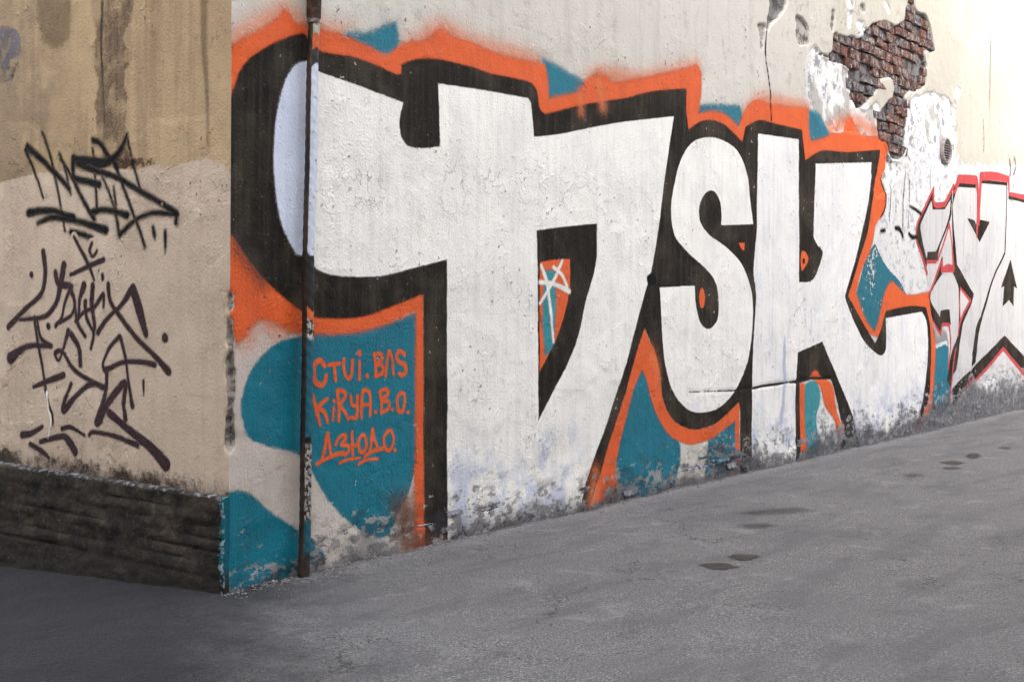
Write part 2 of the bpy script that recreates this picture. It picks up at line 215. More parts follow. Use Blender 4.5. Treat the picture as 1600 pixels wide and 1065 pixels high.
 [([(3.392,0.546,0.003),(3.986,0.521,0.008),(4.179,0.521,0.012),(4.367,0.529,0.015),(4.575,0.531,0.016),(4.689,0.534,0.009),(4.836,0.532,0.022),(4.957,0.537,0.019),(5.096,0.543,0.017),(5.286,0.532,0.015),(5.442,0.528,0.007)],"00000000000")],
 []),
('crack','vertical crack in the plaster above the K','R',9,'stroke','crack',0.003,0.004,2,
 [([(4.384,2.82,0.01),(4.368,2.677,0.013),(4.398,2.54,0.01),(4.431,2.416,0.01),(4.454,2.238,0.013)],"00000")],
 []),
('drip_mark','thin black vertical line nearest the K','R',9,'stroke','tagblack',0.004,0.003,2,
 [([(6.506,1.97,0.008),(6.502,1.831,0.009),(6.481,1.674,0.004)],"000")],
 []),
('drip_mark','longest thin black vertical line','R',9,'stroke','tagblack',0.004,0.003,2,
 [([(6.81,2.1,0.008),(6.766,1.903,0.009),(6.755,1.584,0.006)],"000")],
 []),
('drip_mark','thin black vertical line above the curved smudge','R',9,'stroke','tagblack',0.004,0.003,2,
 [([(6.89,2.038,0.008),(6.896,1.831,0.007)],"00")],
 []),
('drip_mark','thin black vertical line nearest the red outline','R',9,'stroke','tagblack',0.004,0.003,2,
 [([(7.365,2.145,0.007),(7.374,2.003,0.006)],"00")],
 []),
('drip_mark','short thin black vertical line','R',9,'stroke','tagblack',0.004,0.003,2,
 [([(6.613,1.882,0.006),(6.614,1.759,0.006)],"00")],
 []),
('drip_mark','faint thin black vertical line lower down','R',9,'stroke','tagblack',0.004,0.003,2,
 [([(6.872,1.75,0.007),(6.864,1.612,0.007)],"00")],
 []),
('black_smudge','short round black dash nearest the K','R',9,'stroke','tagblack',0.018,0.004,2,
 [([(6.306,1.603,0.022),(6.387,1.611,0.026)],"00")],
 []),
('black_smudge','black hooked dash in the middle','R',9,'stroke','tagblack',0.018,0.004,2,
 [([(6.601,1.637,0.025),(6.693,1.633,0.036),(6.761,1.579,0.027)],"000")],
 []),
('black_smudge','black curved dash touching the red outline below','R',9,'stroke','tagblack',0.018,0.004,2,
 [([(6.886,1.607,0.025),(6.96,1.581,0.032),(7.073,1.588,0.023)],"000")],
 []),
('black_smudge','black curved dash touching the red outline above','R',9,'stroke','tagblack',0.018,0.004,2,
 [([(6.893,1.826,0.011),(7.037,1.805,0.023),(7.152,1.776,0.026)],"000")],
 []),
('black_smudge','thin black curved line along the orange edge right of the K','R',9,'stroke','tagblack',0.01,0.004,2,
 [([(6.315,1.995,0.009),(6.389,1.912,0.013),(6.413,1.836,0.013),(6.376,1.757,0.013),(6.304,1.709,0.009)],"00000")],
 []),
('black_smudge','round black spot beside the second letter','R',9,'poly','tagblack',0.006,0.003,2,
 [([(2.932,1.212),(2.985,1.225),(3.02,1.198),(3.009,1.167),(2.956,1.159),(2.927,1.182)],"000000")],
 []),
('drip_mark','smoky grey vertical smear','R',9,'stroke','smoke',0.02,0.003,1,
 [([(9.569,2.426,0.038),(9.596,2.332,0.039),(9.584,2.273,0.038)],"000")],
 []),
('drip_mark','smoky grey curved smear beside it','R',9,'stroke','smoke',0.02,0.003,1,
 [([(9.711,2.458,0.031),(9.778,2.385,0.031),(9.681,2.28,0.031)],"000")],
 []),
('drip_mark','thin grey vertical line at the right edge','R',9,'stroke','smoke',0.02,0.003,1,
 [([(9.913,2.259,0.012),(9.949,2.143,0.01)],"00")],
 []),
('drip_mark','thin grey vertical line','R',9,'stroke','smoke',0.02,0.003,1,
 [([(9.682,2.241,0.012),(9.716,2.127,0.01)],"00")],
 []),
('drip_mark','smoky vertical line above the red band','R',9,'stroke','smoke',0.02,0.003,1,
 [([(10.047,2.368,0.016),(10.119,2.174,0.012)],"00")],
 []),
('rust_streak','long broken rusty vertical streak','R',9,'stroke','rust_streak',0.012,0.01,1,
 [([(8.986,3.506,0.015),(8.961,3.243,0.017),(8.942,2.981,0.017),(8.921,2.775,0.007)],"0000")],
 []),
('rust_streak','short rusty vertical streak','R',9,'stroke','rust_streak',0.012,0.01,1,
 [([(8.759,2.72,0.015),(8.784,2.577,0.013),(8.764,2.429,0.015)],"000")],
 []),
('rust_streak','faint thin rusty streak','R',9,'stroke','rust_streak',0.012,0.01,1,
 [([(9.248,2.775,0.009),(9.252,2.53,0.006)],"00")],
 []),
('bluish_drip','pale blue drip running down the stem of the K','R',6,'stroke','bluewash',0.02,0.012,1,
 [([(4.657,0.832,0.019),(4.651,0.743,0.038),(4.645,0.655,0.044),(4.66,0.566,0.038),(4.647,0.453,0.032),(4.634,0.378,0.038),(4.606,0.285,0.044)],"0000000")],
 []),
('white_fill','white fill of the small right-hand graffito','R',1,'poly','white_grey',0.02,0.006,1,
 [([(7.433,1.959),(7.502,1.846),(7.745,1.872),(7.921,2.028),(8.067,2.099),(8.525,2.125),(8.584,1.946),(8.684,2.157),(9.493,2.203),(9.514,2.042),(10.45,2.058),(10.485,0.158),(9.346,0.383),(7.949,0.276),(7.87,0.716),(7.285,0.708),(7.378,1.103),(7.077,1.627),(7.269,1.798)],"1001000000111100000")],
 []),
('black_outline','black outline of the left hooked letter in the red-edged graffito','R',3,'poly','black',0.004,0.002,1,
 [([(7.436,1.971),(7.472,1.875),(7.755,1.885),(7.928,2.041),(7.91,1.817),(7.618,1.522),(7.556,1.405),(7.315,1.393),(7.293,1.327),(7.073,1.574),(7.088,1.691),(7.268,1.863)],"100100111000")],
 [([(7.403,1.903),(7.438,1.83),(7.738,1.848),(7.886,1.946),(7.858,1.814),(7.74,1.673),(7.53,1.483),(7.324,1.474),(7.308,1.411),(7.154,1.647),(7.154,1.694)],"11110011100")]),
('black_outline','black outline of the lower letter piece in the red-edged graffito','R',3,'poly','black',0.004,0.002,1,
 [([(7.381,1.109),(7.673,1.396),(7.675,1.298),(7.966,1.309),(7.921,1.817),(7.955,2.031),(8.066,2.114),(8.575,2.123),(8.547,2.084),(8.067,2.061),(7.939,1.874),(8.058,1.386),(8.51,1.131),(8.432,1.034),(8.219,0.87),(8.116,0.644),(8.054,0.483),(7.954,0.425),(7.926,0.327),(7.814,0.395),(7.85,0.467),(7.921,0.626),(8.087,0.771),(8.112,0.884),(8.1,1.173),(7.966,1.307),(7.664,1.292),(7.398,1.103),(7.637,0.934),(7.654,0.987),(7.871,0.998),(7.91,0.863),(7.692,0.866),(7.639,0.805),(7.452,0.917)],"11010101110110100010000101101011110")],
 [([(8.157,1.18),(8.392,1.079),(8.161,0.908),(8.121,1.047)],"1110")]),
('black_outline','long thin black line down the right side of the Y-shaped letter','R',3,'stroke','black',0.004,0.002,1,
 [([(8.718,2.157,0.033),(9.48,2.188,0.029),(9.48,2.184,0.024),(9.461,1.941,0.024),(9.423,1.526,0.029),(9.072,1.274,0.029),(8.718,0.908,0.051),(8.625,0.814,0.092),(8.559,0.644,0.106),(8.509,0.464,0.105)],"0110101000"),([(9.551,2.064,0.039),(9.786,2.069,0.04),(10.277,2.053,0.036)],"000")],
 []),
('black_outline','broad black zigzag at the foot of the red-edged graffito','R',3,'poly','black',0.006,0.003,1,
 [([(7.945,0.316),(8.197,0.391),(8.47,0.461),(8.61,0.507),(9.006,0.619),(9.423,0.74),(9.797,0.616),(10.241,0.451),(10.243,0.306),(9.8,0.468),(9.38,0.619),(8.944,0.461),(8.552,0.341),(8.531,0.398),(8.295,0.287),(8.142,0.23),(7.955,0.154)],"10110101101011001")],
 []),
('red_line','red edging of the left hooked letter','R',4,'stroke','red',0.004,0.002,1,
 [([(7.31,1.298,0.042),(7.191,1.437,0.033),(7.057,1.573,0.029),(7.078,1.696,0.029),(7.285,1.864,0.029),(7.453,2.008,0.03),(7.472,1.875,0.047),(7.737,1.891,0.048),(7.965,2.063,0.04)],"000001011"),([(7.315,1.391,0.029),(7.556,1.399,0.03),(7.673,1.426,0.026)],"011")],
 []),
('red_line','red edging of the lower letter piece','R',4,'stroke','red',0.004,0.002,1,
 [([(7.357,1.103,0.029),(7.516,1.259,0.03),(7.673,1.426,0.035),(7.67,1.329,0.043),(7.836,1.35,0.074),(7.976,1.344,0.053),(7.925,1.532,0.026),(7.849,1.727,0.031),(7.724,1.574,0.026),(7.566,1.411,0.03)],"0011010101"),([(8.15,0.883,0.022),(8.132,1.047,0.022),(8.145,1.186,0.022),(8.419,1.072,0.032),(8.256,0.971,0.032),(8.135,0.871,0.031),(8.098,0.771,0.027)],"0011000"),([(7.445,0.917,0.017),(7.647,0.787,0.03),(7.692,0.87,0.03),(7.862,0.87,0.031),(7.904,0.738,0.022),(7.849,0.492,0.031)],"011101"),([(8.032,0.66,0.022),(7.978,0.549,0.026),(7.925,0.365,0.026),(7.854,0.183,0.022)],"0000")],
 []),
('red_line','red edging along the top of the Y-shaped letter','R',4,'stroke','red',0.006,0.002,1,
 [([(7.992,2.021,0.057),(8.103,2.135,0.075),(8.574,2.158,0.083),(8.617,2.024,0.06),(8.608,1.854,0.051),(8.583,1.658,0.037)],"011000"),([(8.642,1.765,0.032),(8.659,1.962,0.042),(8.697,2.202,0.079),(9.099,2.233,0.081),(9.539,2.237,0.064),(9.55,2.099,0.034),(10.052,2.098,0.051),(10.327,2.099,0.051)],"00101100")],
 []),
('red_line','red edging along the black zigzag','R',4,'stroke','red',0.006,0.002,1,
 [([(8.315,0.293,0.036),(8.523,0.385,0.032),(8.556,0.347,0.032),(8.986,0.479,0.033),(9.38,0.615,0.039),(9.752,0.47,0.04),(10.143,0.304,0.041)],"0110100")],
 []),
('arrow','black arrow pointing down inside the Y-shaped letter','R',3,'poly','black',0.004,0.002,1,
 [([(8.321,1.803),(8.52,1.791),(8.561,1.761),(8.621,1.803),(8.955,1.799),(8.809,1.7),(8.665,1.602),(8.489,1.706)],"10001010")],
 []),
('arrow','black arrow pointing up right of the Y-shaped letter','R',3,'poly','black',0.004,0.002,1,
 [([(9.608,1.469),(9.825,1.188),(9.715,1.212),(9.709,1.016),(9.568,1.079),(9.364,1.017),(9.415,1.21),(9.307,1.192)],"11111111")],
 []),
('plaster_patch','pale pinkish patch covering the lower half of the side wall','L',1,'poly','pinkplaster',0.006,0.012,1,
 [([(1.952,1.561),(1.666,1.58),(1.434,1.598),(1.322,1.607),(1.106,1.612),(0.834,1.593),(0.704,1.599),(0.577,1.583),(0.455,1.602),(0.366,1.588),(0.221,1.6),(0.123,1.605),(0.04,1.577),(-0.021,1.521),(-0.031,0.307),(1.94,0.274)],"1000000000000111")],
 []),
('rough_patch','rough blue-grey patch of broken render','L',2,'poly','greyrender',0.004,0.012,2,
 [([(1.794,2.301),(1.555,2.275),(1.44,2.252),(1.392,2.194),(1.401,2.112),(1.438,2.063),(1.476,1.993),(1.533,2.03),(1.591,2.015),(1.792,2.099)],"0000000000")],
 []),
('stain_stripe','dark water stain running down the side wall','L',2,'poly','stain',0.01,0.022,1,
 [([(0.883,2.451),(0.876,2.242),(0.839,2.179),(0.855,2.102),(0.85,2.003),(0.82,1.961),(0.844,1.875),(0.835,1.766),(0.801,1.685),(0.768,1.625),(0.624,1.606),(0.633,1.732),(0.635,1.904),(0.651,1.935),(0.628,2.047),(0.652,2.127),(0.598,2.206),(0.608,2.408)],"100000000000000001")],
 []),
('drip_mark','thin dark streak in the middle of the water stain','L',3,'stroke','darkstain',0.01,0.004,2,
 [([(0.811,2.44,0.014),(0.798,2.272,0.012),(0.805,2.116,0.014),(0.796,1.968,0.008),(0.783,1.821,0.006),(0.785,1.704,0.004)],"000000")],
 []),
('stain_stripe','faint brown stain at the top left of the side wall','L',2,'poly','stain_faint',0.03,0.02,1,
 [([(1.284,2.512),(1.273,2.294),(1.227,2.185),(1.128,2.133),(1.041,2.163),(1.016,2.261),(1.023,2.472)],"1000001")],
 []),
('stain_stripe','narrow faint brown stain beside the corner','L',2,'poly','stain_faint',0.012,0.008,1,
 [([(0.184,2.343),(0.175,2.025),(0.152,1.841),(0.134,1.641),(0.12,1.631),(0.127,1.839),(0.138,2.066),(0.129,2.335)],"10000001")],
 []),
('mortar_smear','ragged brown smear along the top of the pale patch','L',2,'poly','smear',0.008,0.02,2,
 [([(0.72,1.636),(0.578,1.632),(0.44,1.617),(0.455,1.601),(0.578,1.602),(0.704,1.601)],"000000")],
 []),
('tag','black zigzag spray tag on the upper side wall','L',4,'stroke','tagblack',0.017,0.002,3,
 [([(1.346,1.718,0.023),(1.304,1.653,0.01),(1.258,1.584,0.009),(1.214,1.504,0.008)],"0000"),([(1.337,1.728,0.031),(1.268,1.695,0.026),(1.177,1.636,0.022),(1.088,1.58,0.022),(1.023,1.532,0.018)],"00000"),([(1.228,1.785,0.008),(1.182,1.713,0.01),(1.141,1.623,0.01),(1.101,1.51,0.009),(1.056,1.357,0.007)],"00000"),([(1.098,1.687,0.007),(1.063,1.634,0.009),(1.036,1.572,0.009),(1.016,1.511,0.007)],"0000"),([(1.091,1.666,0.009),(1.036,1.613,0.012),(0.967,1.534,0.016),(0.907,1.462,0.019),(0.844,1.401,0.018)],"00000"),([(0.998,1.663,0.025),(0.998,1.595,0.02),(0.98,1.575,0.025),(0.916,1.561,0.025),(0.808,1.541,0.03)],"00000"),([(0.985,1.655,0.027),(0.9,1.645,0.03),(0.793,1.628,0.039),(0.712,1.643,0.029),(0.657,1.683,0.021),(0.629,1.729,0.014)],"000000"),([(0.863,1.692,0.008),(0.842,1.602,0.011),(0.833,1.498,0.01),(0.828,1.449,0.012)],"0000"),([(0.86,1.726,0.023),(0.81,1.708,0.019),(0.752,1.655,0.019),(0.704,1.618,0.017),(0.663,1.549,0.013),(0.6,1.45,0.013),(0.529,1.334,0.012),(0.502,1.283,0.012)],"00000000"),([(0.629,1.729,0.01),(0.586,1.621,0.008),(0.546,1.528,0.009),(0.523,1.492,0.011)],"0000"),([(0.968,1.639,0.025),(0.85,1.602,0.023),(0.711,1.57,0.021),(0.53,1.499,0.021),(0.424,1.457,0.021),(0.306,1.406,0.023)],"000000"),([(0.306,1.406,0.02),(0.312,1.37,0.016)],"00"),([(0.305,1.402,0.02),(0.364,1.408,0.017),(0.469,1.412,0.016),(0.568,1.387,0.017),(0.661,1.337,0.021)],"00000"),([(0.669,1.327,0.016),(0.69,1.425,0.011),(0.711,1.527,0.008)],"000"),([(0.788,1.574,0.007),(0.743,1.509,0.009),(0.698,1.425,0.01),(0.669,1.332,0.012)],"0000"),([(1.325,1.444,0.033),(1.238,1.449,0.027),(1.131,1.445,0.023),(1.061,1.427,0.023),(0.992,1.413,0.03)],"00000"),([(1.256,1.398,0.015),(1.157,1.418,0.022),(1.034,1.407,0.023),(0.915,1.388,0.024),(0.766,1.354,0.034)],"00000"),([(0.857,1.43,0.03),(0.791,1.438,0.021),(0.702,1.427,0.022),(0.619,1.41,0.031)],"0000"),([(0.453,1.355,0.014),(0.445,1.331,0.016),(0.44,1.315,0.006)],"000"),([(0.377,1.339,0.014),(0.376,1.316,0.016),(0.375,1.258,0.003)],"000"),([(1.012,1.353,0.022),(0.94,1.344,0.019),(0.86,1.325,0.02)],"000")],
 []),
('tag','purple-brown looping spray tag on the lower side wall','L',4,'stroke','tagpurple',0.008,0.002,3,
 [([(1.213,1.273,0.033),(1.196,1.181,0.029),(1.224,1.098,0.027),(1.339,1.032,0.023),(1.473,0.95,0.032)],"00000"),([(1.302,1.178,0.027),(1.299,1.176,0.027)],"00"),([(1.121,1.185,0.029),(1.097,1.139,0.031),(1.018,1.13,0.03)],"000"),([(1.06,1.216,0.037),(1.081,1.143,0.037),(1.109,1.062,0.026),(1.191,1.001,0.023),(1.389,0.982,0.013)],"00000"),([(1.276,0.995,0.019),(1.242,0.866,0.019),(1.213,0.775,0.017),(1.185,0.684,0.017)],"0000"),([(1.252,0.977,0.015),(1.222,0.904,0.019),(1.145,0.876,0.021)],"000"),([(1.455,0.813,0.053),(1.396,0.843,0.036),(1.304,0.872,0.023),(1.145,0.874,0.021)],"0000"),([(1.278,0.696,0.019),(1.172,0.726,0.025),(1.054,0.756,0.028)],"000"),([(1.171,0.96,0.027),(1.168,0.956,0.027)],"00"),([(1.003,1.125,0.026),(1.049,1.062,0.016),(1.072,0.998,0.016),(1.114,0.961,0.021)],"0000"),([(1.015,1.121,0.026),(0.979,1.062,0.02),(1.002,1.008,0.018),(1.108,0.97,0.02)],"0000"),([(0.979,1.062,0.014),(0.963,0.982,0.016)],"00"),([(0.914,1.13,0.038),(0.944,1.072,0.022),(0.948,1.018,0.018),(0.955,0.973,0.02),(0.902,0.921,0.018)],"00000"),([(0.851,1.13,0.028),(0.858,1.046,0.03),(0.835,0.966,0.022),(0.864,0.873,0.016)],"0000"),([(0.903,1.063,0.026),(0.895,1.001,0.02),(0.85,0.948,0.018)],"000"),([(0.971,0.982,0.018),(0.918,1.018,0.02),(0.836,1.046,0.02),(0.78,1.095,0.022),(0.776,1.046,0.018)],"00000"),([(0.785,1.174,0.018),(0.783,1.156,0.016)],"00"),([(0.744,1.134,0.027),(0.726,1.064,0.021),(0.66,1.004,0.023),(0.547,0.92,0.023),(0.437,0.856,0.023),(0.35,0.8,0.034)],"000000"),([(0.812,0.94,0.026),(0.74,1.003,0.02),(0.661,1.048,0.021),(0.584,1.117,0.033)],"0000"),([(0.577,1.117,0.042),(0.534,1.032,0.048),(0.492,0.939,0.029)],"000"),([(0.373,0.929,0.037),(0.372,0.927,0.037)],"00"),([(0.667,0.926,0.021),(0.731,0.881,0.018),(0.774,0.818,0.014),(0.76,0.788,0.024),(0.659,0.821,0.019),(0.533,0.831,0.019),(0.437,0.822,0.023)],"0000000"),([(0.66,0.926,0.021),(0.624,0.841,0.017),(0.602,0.747,0.015),(0.58,0.654,0.025)],"0000"),([(1.024,0.94,0.028),(1.055,0.872,0.016),(1.091,0.816,0.014),(1.118,0.847,0.022),(1.063,0.853,0.02),(0.984,0.784,0.02),(0.878,0.744,0.02),(0.774,0.718,0.028)],"00000000"),([(1.001,0.927,0.03),(0.947,0.875,0.026),(0.936,0.804,0.026)],"000"),([(0.999,0.72,0.022),(1.037,0.655,0.022),(1.045,0.61,0.035),(0.968,0.668,0.024),(0.892,0.716,0.026),(0.833,0.732,0.026)],"000000"),([(0.749,0.793,0.024),(0.752,0.723,0.021),(0.773,0.652,0.029),(0.809,0.575,0.043)],"0000"),([(0.794,0.589,0.043),(0.744,0.653,0.033),(0.658,0.727,0.033),(0.623,0.738,0.029),(0.636,0.659,0.023),(0.622,0.6,0.025)],"000000"),([(0.729,0.619,0.033),(0.6,0.558,0.033),(0.461,0.5,0.042),(0.367,0.441,0.056)],"0000"),([(0.868,0.518,0.018),(0.846,0.533,0.018),(0.714,0.529,0.018),(0.544,0.502,0.025)],"0000"),([(1.367,0.483,0.032),(1.284,0.498,0.025),(1.203,0.531,0.017)],"000"),([(1.06,0.531,0.02),(0.998,0.542,0.018),(0.898,0.516,0.012)],"000"),([(1.218,0.465,0.021),(1.059,0.5,0.026),(1.012,0.485,0.038),(0.966,0.444,0.04)],"0000"),([(1.3,0.45,0.021),(1.202,0.425,0.025),(1.153,0.402,0.016)],"000"),([(0.507,0.756,0.015),(0.506,0.735,0.013),(0.504,0.697,0.004)],"000"),([(0.989,1.332,0.016),(0.928,1.268,0.02),(0.874,1.205,0.02),(0.841,1.152,0.01)],"0000"),([(0.86,1.303,0.018),(0.875,1.272,0.02),(0.852,1.249,0.014),(0.823,1.271,0.014)],"0000"),([(1.011,1.175,0.016),(0.897,1.206,0.02),(0.775,1.235,0.024)],"000")],
 []),
('scratch','dark gouge with a white edge through the purple tag','L',5,'stroke','crack',0.003,0.006,3,
 [([(1.18,0.684,0.009),(1.159,0.63,0.02),(1.131,0.577,0.024),(1.123,0.541,0.009)],"0000")],
 []),
('scratch','whitish scratch beside the dark gouge in the purple tag','L',6,'stroke','white',0.003,0.006,3,
 [([(1.175,0.68,0.007),(1.159,0.612,0.011),(1.139,0.558,0.013),(1.162,0.483,0.005)],"0000")],
 []),
('damp_stain','largest dark damp spot on the asphalt','G',1,'poly','damp',0.014,0.018,2,
 [([(1.507,-1.132),(1.541,-1.13),(1.569,-1.141),(1.591,-1.158),(1.597,-1.188),(1.598,-1.212),(1.58,-1.234),(1.58,-1.267),(1.548,-1.27),(1.524,-1.251),(1.488,-1.25),(1.474,-1.221),(1.47,-1.195),(1.482,-1.167)],"00000000000000")],
 []),
('damp_stain','dark damp spot just beyond the largest one','G',1,'poly','damp',0.014,0.018,2,
 [([(1.723,-1.149),(1.776,-1.143),(1.809,-1.16),(1.826,-1.194),(1.83,-1.222),(1.8,-1.244),(1.757,-1.238),(1.72,-1.239),(1.699,-1.212),(1.705,-1.185)],"0000000000")],
 []),
('damp_stain','damp smudge on the asphalt nearest the wall foot','G',1,'poly','damp_faint',0.04,0.03,2,
 [([(2.429,-0.834),(2.535,-0.872),(2.511,-0.965),(2.434,-0.96),(2.38,-0.893)],"00000")],
 []),
('damp_stain','long faint damp patch across the asphalt','G',1,'poly','damp_faint',0.05,0.04,2,
 [([(2.739,-0.67),(2.908,-0.706),(3.077,-0.806),(3.053,-0.918),(2.913,-0.883),(2.758,-0.76)],"000000")],
 []),
('damp_stain','small round damp smudge at the right','G',1,'poly','damp_faint',0.04,0.02,2,
 [([(4.672,-0.807),(4.78,-0.836),(4.707,-0.898),(4.592,-0.882)],"0000")],
 []),
('damp_stain','flat damp spot in the sunlight streak','G',1,'poly','damp',0.03,0.015,2,
 [([(5.423,-0.773),(5.526,-0.811),(5.479,-0.898),(5.359,-0.867)],"0000")],
 []),
('damp_stain','thin damp spot in front of the sunlight streak','G',1,'poly','damp',0.03,0.015,2,
 [([(5.164,-0.881),(5.25,-0.903),(5.218,-0.972),(5.11,-0.95)],"0000")],
 []),
('damp_stain','far damp spot near the right edge','G',1,'poly','damp',0.03,0.015,2,
 [([(5.866,-0.797),(6.044,-0.79),(5.928,-0.871),(5.738,-0.887)],"0000")],
 []),
('damp_stain','farthest thin damp spot at the right edge','G',1,'poly','damp',0.03,0.015,2,
 [([(6.47,-0.836),(6.566,-0.847),(6.522,-0.898),(6.428,-0.887)],"0000")],
 []),
]
REGIONS = {
'hole': [([(5.074,2.793),(5.139,2.78),(5.222,2.784),(5.391,2.819),(5.43,2.955),(5.528,2.964),(5.706,2.983),(5.965,3.014),(6.04,3.086),(6.234,3.175),(6.476,3.217),(6.601,3.211),(6.771,3.287),(6.813,3.358),(6.89,3.515),(6.978,3.532),(7.034,3.429),(7.125,3.41),(7.31,3.397),(7.431,3.269),(7.466,3.138),(7.23,3.114),(7.297,3.001),(7.248,2.83),(7.043,2.77),(6.823,2.694),(6.877,2.573),(6.807,2.28),(6.722,2.186),(6.491,2.181),(6.428,2.267),(6.286,2.322),(6.256,2.455),(6.403,2.579),(6.546,2.659),(6.532,2.781),(6.3,2.764),(6.222,2.663),(5.991,2.514),(5.822,2.497),(5.729,2.642),(5.673,2.75),(5.53,2.758),(5.391,2.765)],"10000000000000110000000000000000000000000000"),([(4.429,3.085),(4.709,3.14),(4.656,3.005),(4.556,2.915),(4.452,2.858),(4.404,2.808),(4.383,2.871),(4.417,2.929)],"11000000")],
'shallow': [([(4.809,2.97),(4.865,2.985),(4.928,2.966),(4.985,2.936),(5.012,2.858),(5.0,2.813),(4.867,2.795),(4.811,2.839),(4.822,2.908)],"000000000"),([(4.243,2.812),(4.304,2.835),(4.372,2.829),(4.35,2.792),(4.334,2.735),(4.306,2.68),(4.294,2.741),(4.271,2.776)],"00000000"),([(5.894,3.249),(5.97,3.251),(5.963,3.208),(5.902,3.206)],"0000"),([(5.387,3.102),(5.439,3.119),(5.439,3.041),(5.402,2.978),(5.368,3.001)],"00000")],
'render': [([(5.668,3.16),(5.747,3.167),(5.72,3.061),(5.662,3.058)],"0000"),([(5.833,3.106),(5.964,3.129),(6.021,3.082),(5.988,3.017),(5.823,2.988),(5.927,3.052)],"000000"),([(8.051,2.937),(8.168,2.917),(8.064,2.808),(7.959,2.838)],"0000"),([(6.352,3.359),(6.425,3.368),(6.492,3.297),(6.426,3.279)],"0000"),([(5.594,3.283),(5.811,3.324),(5.758,3.212),(5.667,3.181)],"1100"),([(7.96,2.804),(8.022,2.811),(8.039,2.397),(7.977,2.391)],"0000"),([(5.091,2.825),(5.282,2.766),(5.525,2.766),(5.731,2.704),(5.78,2.562),(5.997,2.485),(6.244,2.572),(6.297,2.457),(6.51,2.159),(6.835,2.238),(6.857,2.622),(7.171,2.748),(7.502,2.807),(7.819,2.809),(8.051,2.694),(8.023,2.347),(7.636,2.214),(7.509,2.375),(6.892,2.131),(6.421,1.906),(6.178,1.89),(5.975,2.278),(5.398,2.265),(5.055,2.382),(4.991,2.592)],"0000000000000000000000000")],
'white': [([(4.989,2.765),(5.391,2.76),(5.731,2.704),(6.284,2.48),(6.884,2.701),(7.549,2.786),(7.871,2.552),(8.04,2.32),(9.024,2.331),(12.005,2.638),(12.642,-0.63),(5.025,-0.192),(4.927,2.021)],"1000000001110")],
}

# ------------------------------------------------------------------ numpy helpers
def vnoise(u, v, seed=0):
    rs = np.random.RandomState(seed); T = rs.rand(256, 256)
    iu = np.floor(u).astype(np.int64); iv = np.floor(v).astype(np.int64); fu = u-iu; fv = v-iv
    fu = fu*fu*(3-2*fu); fv = fv*fv*(3-2*fv)
    g = lambda a, b: T[a & 255, b & 255]
    return (g(iu, iv)*(1-fu)+g(iu+1, iv)*fu)*(1-fv)+(g(iu, iv+1)*(1-fu)+g(iu+1, iv+1)*fu)*fv
def fbm(u, v, sc, oc=4, seed=0, ru=1.0):
    s = 0; a = 1; t = 0
    for i in range(oc):
        s = s+a*(vnoise(u*ru/sc*2**i+17.3*i, v/sc*2**i+5.1*i, seed+i)-.5); t += a; a *= .55
    return s/t*2
def sstep(a, b, x):
    t = np.clip((x-a)/(b-a), 0, 1); return t*t*(3-2*t)
def smooth_path(path, closed):
    pts, cor = path; n = len(pts); dim = len(pts[0])
    P = [np.array(p, float) for p in pts]; out = []
    rng = range(n if closed else n-1)
    for i in rng:
        p1 = P[i]; p2 = P[(i+1) % n]
        p0 = p1 if (cor[i] == '1' or (not closed and i == 0)) else P[i-1]
        p3 = p2 if (cor[(i+1) % n] == '1' or (not closed and i == n-2)) else P[(i+2) % n]
        m1 = (p2-p0)*.5; m2 = (p3-p1)*.5
        # keep tangents in proportion to the span so that uneven points do not loop
        L = np.linalg.norm((p2-p1)[:2])
        for m in (m1, m2):
            l = np.linalg.norm(m[:2])
            if l > L > 0: m *= L/l
        if n > 60 and L < .02: k = 2
        else: k = 5 if L > .03 else 3
        if cor[i] == '1' and cor[(i+1) % n] == '1': k = 1
        for j in range(k):
            t = j/k; h = (2*t**3-3*t*t+1, t**3-2*t*t+t, -2*t**3+3*t*t, t**3-t*t)
            out.append(h[0]*p1+h[1]*m1+h[2]*p2+h[3]*m2)
    if not closed: out.append(P[-1])
    return np.array(out)
FAR = .08
def sdf_poly(us, vs, paths, far=FAR):
    """signed distance, positive inside, on the grid us x vs -> array (nv, nu)"""
    D = np.full((len(vs), len(us)), far); IN = np.zeros((len(vs), len(us)), bool)
    for path in paths:
        Q = smooth_path(path, True)[:, :2]; n = len(Q); ins = np.zeros_like(IN)
        for i in range(n):
            a = Q[i]; b = Q[(i+1) % n]
            r0_, r1_ = np.searchsorted(vs, [min(a[1], b[1]), max(a[1], b[1])])
            if r1_ > r0_:
                xi = a[0]+(vs[r0_:r1_]-a[1])*(b[0]-a[0])/(b[1]-a[1])
                ins[r0_:r1_] ^= (us[None, :] < xi[:, None])
            seg(D, us, vs, a, b, far)
        IN |= ins
    return np.where(IN, D, -D)
def seg(D, us, vs, a, b, far):
    c0, c1 = np.searchsorted(us, [min(a[0], b[0])-far, max(a[0], b[0])+far])
    r0_, r1_ = np.searchsorted(vs, [min(a[1], b[1])-far, max(a[1], b[1])+far])
    if c1 <= c0 or r1_ <= r0_: return
    U = us[c0:c1][None, :]-a[0]; V = vs[r0_:r1_][:, None]-a[1]; d = b-a; L = max(d@d, 1e-12)
    t = np.clip((U*d[0]+V*d[1])/L, 0, 1)
    q = np.hypot(U-t*d[0], V-t*d[1]); S = D[r0_:r1_, c0:c1]; np.minimum(S, q, out=S)
